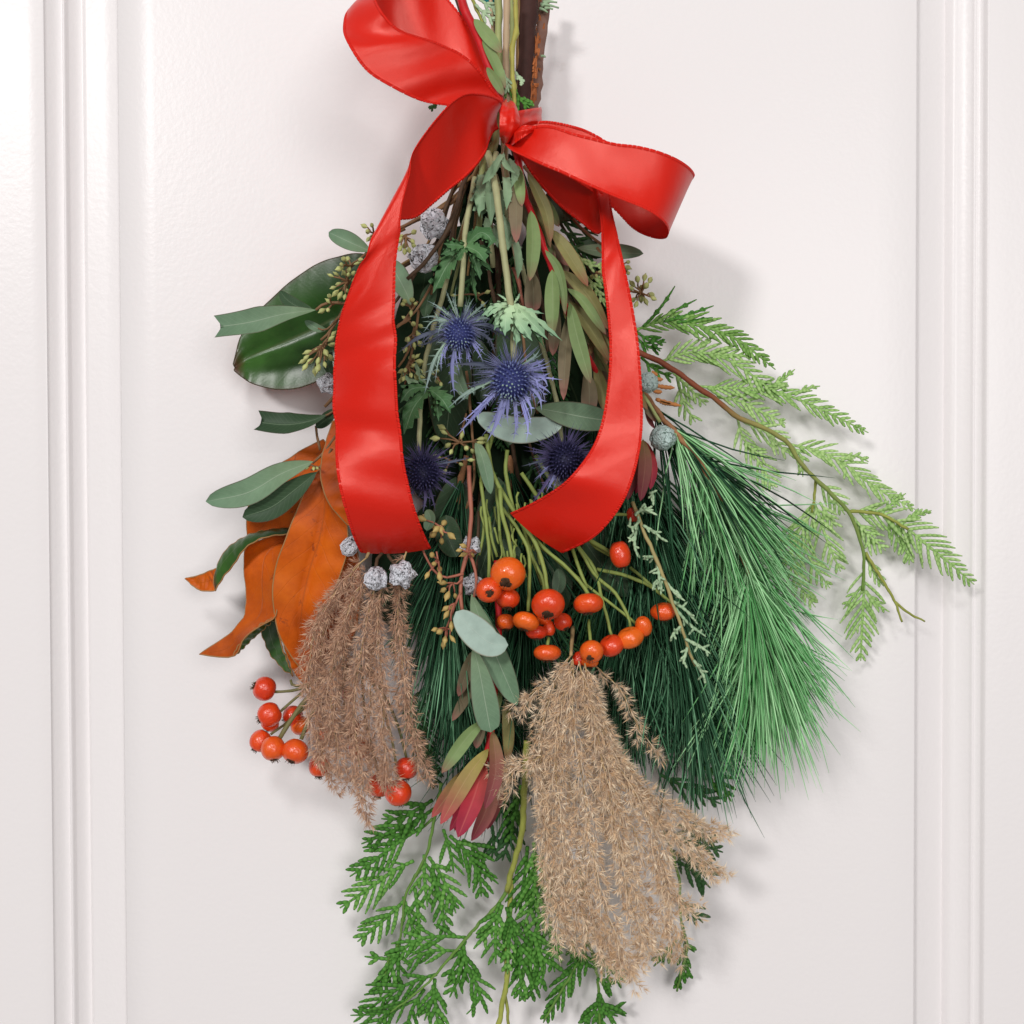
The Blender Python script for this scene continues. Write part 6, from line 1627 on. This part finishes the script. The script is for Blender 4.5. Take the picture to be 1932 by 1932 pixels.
    fr = [([(480, 180), (400, 230), (320, 270), (235, 270)], (36, 30), 60, .3), ([(490, 220), (380, 290), (240, 350), (140, 390)], (34, 28), 66, .3), ([(440, 300), (320, 380), (200, 470), (85, 545)], (32, 26), 76, .4, 'cedar', dict(ang=38)),
          ([(390, 470), (290, 520), (180, 600), (38, 695)], (30, 24), 72, .55, 'cedar', dict(ang=38)), ([(440, 440), (440, 540), (455, 690)], (30, 24), 58, .55), ([(460, 450), (530, 560), (590, 720)], (30, 24), 58, .5), ([(480, 520), (520, 680), (540, 830)], (28, 24), 46, .4),
          ([(530, 320), (560, 420), (580, 530)], (36, 30), 56, .45), ([(560, 350), (640, 430), (700, 540), (710, 640)], (36, 28), 64, .4, 'cedar', dict(ang=36)), ([(620, 370), (690, 420), (760, 570)], (34, 28), 52, .35),
          ([(345, 660), (270, 730), (200, 790), (122, 855)], (26, 22), 60, .5), ([(340, 640), (370, 740), (400, 850)], (26, 22), 50, .5), ([(395, 600), (410, 720), (420, 840)], (28, 24), 40, .5),
          ([(325, 840), (290, 930), (155, 925)], (24, 20), 44, .45), ([(290, 920), (260, 1020), (200, 1110)], (24, 20), 44, .4), ([(310, 860), (318, 970), (310, 1080)], (24, 20), 40, .45), ([(270, 950), (240, 1050), (190, 1050)], (22, 18), 34, .4)]
    cedar('deep green cedar spray hanging at the lower left below the red hips', 'g', stems, fr, 'cedar', None, pt('g', 520, 100, 34), 28)
    # bottom: the central forked spray
    stems = [([(930, -100), (915, 120), (905, 330), (862, 490), (832, 615)], (60, 40), 6.5, 5.2, 'cedarstem'), ([(835, 610), (780, 690), (700, 770), (640, 840), (570, 920), (495, 1010), (400, 1100), (280, 1190)], (39, 25), 4.0, 1.8, 'cedargreenstem'),
             ([(852, 560), (848, 680), (836, 850), (832, 1020), (818, 1120), (785, 1290)], (40, 30), 5.6, 5.0, 'cedarstem'), ([(822, 1100), (835, 1180), (838, 1260)], (30, 28), 3.4, 3, 'cedarstem')]
    fr = [([(640, 835), (520, 830), (400, 850), (270, 945)], (30, 24), 66, .45, 'cedar', dict(ang=36)), ([(590, 900), (470, 900), (340, 960)], (28, 22), 60, .45), ([(500, 1010), (400, 1040), (280, 1100), (160, 1190)], (28, 22), 74, .35, 'cedar', dict(ang=38)),
          ([(400, 1100), (280, 1180), (180, 1200), (88, 1205)], (26, 22), 66, .4, 'cedar', dict(ang=40)), ([(330, 1160), (250, 1220), (190, 1290)], (24, 20), 60, .4), ([(490, 1030), (480, 1120), (440, 1230)], (26, 22), 60, .4), ([(480, 1060), (495, 1160), (510, 1280)], (26, 22), 50, .45), ([(440, 1080), (380, 1180), (350, 1290)], (24, 20), 60, .35),
          ([(635, 850), (600, 940), (550, 1030)], (32, 28), 46, .4), ([(625, 870), (650, 1000), (690, 1060), (700, 1130), (640, 1200)], (32, 26), 62, .4, 'cedar', dict(ang=34)), ([(620, 880), (610, 1000), (560, 1120)], (30, 26), 46, .4),
          ([(800, 670), (760, 760), (700, 860)], (40, 36), 46, .5), ([(810, 680), (780, 800), (780, 960)], (42, 36), 60, .5), ([(830, 690), (860, 800), (900, 900), (880, 1040)], (44, 38), 62, .28, 'cedar', dict(ang=34)), ([(850, 690), (840, 830), (835, 1010)], (42, 38), 44, .6),
          ([(930, 400), (920, 520), (900, 640), (870, 720)], (44, 36), 60, .25), ([(960, 380), (970, 520), (950, 680), (900, 800)], (42, 36), 70, .55), ([(1000, 420), (1000, 600), (960, 740)], (40, 36), 56, .2),
          ([(900, 760), (960, 860), (1010, 960), (990, 1080)], (40, 34), 66, .35), ([(1020, 680), (960, 830), (920, 960), (890, 1140)], (42, 34), 76, .45, 'cedar', dict(ang=34)), ([(1040, 740), (1040, 880), (1060, 1000)], (38, 34), 50, .35), ([(1090, 820), (1060, 880), (1090, 900)], (36, 34), 34, .35),
          ([(960, 1000), (950, 1080), (930, 1130)], (36, 32), 40, .3), ([(820, 130), (830, 250), (840, 360), (810, 470)], (34, 28), 60, .3, 'cedarshade'), ([(870, 150), (860, 280), (850, 400)], (38, 32), 46, .35), ([(760, 300), (770, 380), (760, 460)], (28, 24), 40, .3, 'cedarshade'), ([(900, 110), (880, 220), (890, 300)], (44, 40), 40, .4)]
    cedar('green cedar spray with a forked yellow green stem at the bottom centre', 'g', stems, fr, 'cedar', None, pt('g', 930, -100, 60), 40)
    # bottom right
    stems = [([(1180, 500), (1200, 700), (1215, 850), (1160, 970), (1080, 1110), (1010, 1230)], (26, 18), 3.6, 2.2, 'cedargreenstem'), ([(1215, 850), (1250, 950), (1270, 1090), (1275, 1290)], (24, 16), 3.4, 2.4, 'cedargreenstem')]
    fr = [([(1215, 860), (1160, 970), (1080, 1110), (1005, 1240)], (24, 16), 62, .3, 'cedar', dict(ang=30)), ([(1200, 890), (1215, 960), (1230, 980)], (24, 20), 46, .3), ([(1240, 910), (1290, 960), (1400, 1050)], (24, 18), 46, .28), ([(1260, 1030), (1310, 1060), (1330, 1070)], (22, 18), 34, .3),
          ([(1270, 1100), (1250, 1180), (1190, 1260)], (20, 14), 50, .3), ([(1272, 1100), (1320, 1180), (1400, 1140)], (20, 14), 50, .3), ([(1270, 1120), (1280, 1200), (1290, 1290)], (20, 14), 46, .3), ([(1270, 1110), (1320, 1190), (1360, 1210)], (20, 14), 34, .28), ([(1150, 850), (1140, 910), (1140, 945)], (28, 24), 30, .3)]
    cedar('small dark cedar spray poking out under the tip of the tan plume', 'g', stems, fr, 'cedar', None, pt('g', 1180, 500, 26), 22)
    stems = [([(1500, 200), (1600, 380), (1650, 560), (1660, 760), (1690, 870), (1660, 1000), (1640, 1090)], (30, 14), 3.4, 2.0, 'cedargreenstem')]
    fr = [([(1560, 60), (1700, 130), (1850, 200)], (26, 20), 56, .25, 'cedarshade'), ([(1700, 0), (1820, 60), (1900, 190)], (30, 22), 46, .3, 'cedar'), ([(1590, 330), (1720, 380), (1860, 430)], (28, 18), 60, .25, 'cedarshade'), ([(1640, 300), (1740, 330), (1835, 385)], (28, 20), 46, .25, 'cedarshade'), ([(1620, 420), (1700, 480), (1840, 530)], (26, 18), 50, .25, 'cedarshade'),
          ([(1640, 470), (1720, 520), (1800, 600)], (24, 18), 56, .28, 'cedarshade'), ([(1640, 640), (1700, 700), (1765, 765)], (22, 16), 50, .28, 'cedarshade'), ([(1665, 770), (1690, 870), (1725, 905)], (20, 14), 30, .3, 'cedar'), ([(1680, 860), (1670, 980), (1640, 1092)], (18, 12), 38, .3, 'cedar', dict(ang=32)), ([(1640, 840), (1590, 910), (1530, 972)], (20, 14), 34, .28, 'cedar'), ([(1675, 940), (1695, 1000), (1690, 1030)], (16, 12), 24, .3, 'cedar')]
    cedar('shaded cedar spray showing at the right behind the tan plume and pine needles', 'g', stems, fr, 'cedarshade', None, pt('g', 1500, 200, 30), 22)
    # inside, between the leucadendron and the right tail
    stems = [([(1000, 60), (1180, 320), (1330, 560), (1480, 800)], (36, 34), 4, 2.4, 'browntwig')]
    fr = [([(1160, 300), (1270, 350), (1370, 380)], (46, 42), 40, .4, 'cedarshade'), ([(1180, 350), (1330, 410), (1490, 475)], (44, 38), 46, .45, 'cedarshade'), ([(1220, 430), (1330, 500), (1440, 560)], (44, 40), 46, .5, 'cedarshade'), ([(1270, 520), (1370, 590), (1480, 640)], (46, 42), 40, .5, 'cedarshade'),
          ([(1330, 600), (1420, 680), (1540, 690)], (48, 46), 30, .7, 'cedarpale'), ([(1400, 760), (1480, 860), (1540, 980)], (48, 46), 26, .7, 'cedarpale'), ([(1430, 760), (1500, 790), (1560, 800)], (48, 46), 24, .7, 'cedarpale'), ([(1450, 700), (1560, 900), (1640, 1130)], (30, 30), 40, .3, 'cedarshade')]
    cedar('dark cedar spray tucked between the leucadendron leaves and the narrow ribbon tail', 'c', stems, fr, 'cedarshade', None, pt('c', 1000, 60, 36), 40)
    # deep inside
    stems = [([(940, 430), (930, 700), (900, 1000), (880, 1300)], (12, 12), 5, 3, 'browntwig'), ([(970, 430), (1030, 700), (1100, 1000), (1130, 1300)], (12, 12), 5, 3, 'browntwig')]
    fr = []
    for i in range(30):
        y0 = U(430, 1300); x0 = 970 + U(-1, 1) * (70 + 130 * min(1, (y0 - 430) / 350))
        fr.append(([(x0, y0), (x0 + U(-30, 30), y0 + 90), (x0 + U(-55, 55), y0 + 190)], (U(16, 34), U(12, 30)), 66, U(.1, .5), 'cedarshade'))
    cedar('shade-coloured cedar sprays deep in the shade at the heart of the bouquet', 'q', stems, fr, 'cedarshade', None, pt('q', 940, 430, 12), 20)
    # above the knot, and the tip under the upper left loop
    stems = [([(700, -40), (770, 120), (840, 320), (900, 500)], (48, 60), 3, 2.4, 'cedarstem')]
    fr = [([(730, 20), (780, 70), (850, 110)], (52, 54), 30, .7, 'juniper'), ([(740, -10), (800, 30), (850, 60)], (50, 52), 30, .6, 'juniper'), ([(860, 330), (880, 400), (890, 440)], (66, 70), 26, .6, 'juniper'), ([(920, 340), (945, 380), (960, 400)], (62, 64), 12, .9, 'juniper'), ([(920, 430), (950, 480), (990, 515)], (60, 64), 34, .4, 'cedar'), ([(960, 460), (980, 490), (1000, 505)], (58, 60), 20, .5, 'cedar'), ([(560, 470), (535, 500), (512, 520)], (48, 46), 12, .3, 'cedarshade'), ([(640, 440), (590, 470), (540, 496)], (48, 48), 8, .3, 'cedarshade'), ([(850, 400), (880, 430), (920, 440)], (64, 66), 24, .5, 'cedar')]
    cedar('small cedar tips caught between the stalks above the knot', 'a', stems, fr, 'cedar', None, pt('a', 900, 500, 60), 56)
build_cedars()

# ------------------------------------------------------------------ juniper
def build_juniper():
    C = pts('d', [(190, 1180, 74), (225, 1270, 78), (270, 1370, 80), (310, 1460, 82), (345, 1555, 82), (385, 1660, 81), (425, 1780, 80), (455, 1870, 78), (490, 1960, 76)])
    t = thing('juniper_sprig', 'pale mint juniper sprig with an ochre stem among the dark pine needles', 'juniper sprig', C[0])
    mb = MB(); stem_path(mb, C, S(3.8), S(2.6), 7, wob=.0003); part('stem', mb, M['juniperwood'], t)
    rows = [[(225, 1265), (195, 1300), (165, 1290)], [(210, 1290), (200, 1380), (215, 1440)], [(240, 1290), (290, 1320), (340, 1365)], [(200, 1240), (240, 1215), (275, 1225)], [(300, 1440), (270, 1440), (245, 1445)], [(305, 1450), (315, 1520), (320, 1580)],
            [(320, 1500), (325, 1570), (325, 1620)], [(340, 1540), (300, 1560), (285, 1600)], [(350, 1560), (400, 1620), (440, 1650)], [(380, 1650), (450, 1700), (500, 1760)], [(390, 1680), (460, 1760), (540, 1820)], [(420, 1770), (390, 1800), (370, 1830)], [(440, 1830), (500, 1860), (560, 1900)],
            [(450, 1870), (440, 1910), (430, 1950)], [(480, 1930), (520, 1990), (540, 2040)], [(270, 1135), (285, 1145), (290, 1170)], [(225, 1225), (255, 1210), (280, 1222)]]
    for r in rows:
        mb = MB()
        c = pts('d', r, (80, 86))
        scaly(mb, c, S(3.0), .8, tint=U(.3, .8))
        E = even(c, 7)
        for i in range(1, 6):
            o = norm(nrng.normal(0, 1, 3) + norm(E[i] - E[i - 1]))
            scaly(mb, np.array([E[i], E[i] + o * S(U(10, 20))]), S(2.4), .8, tint=U(.4, .9))
        part('shoot', mb, M['juniper'], t)
build_juniper()
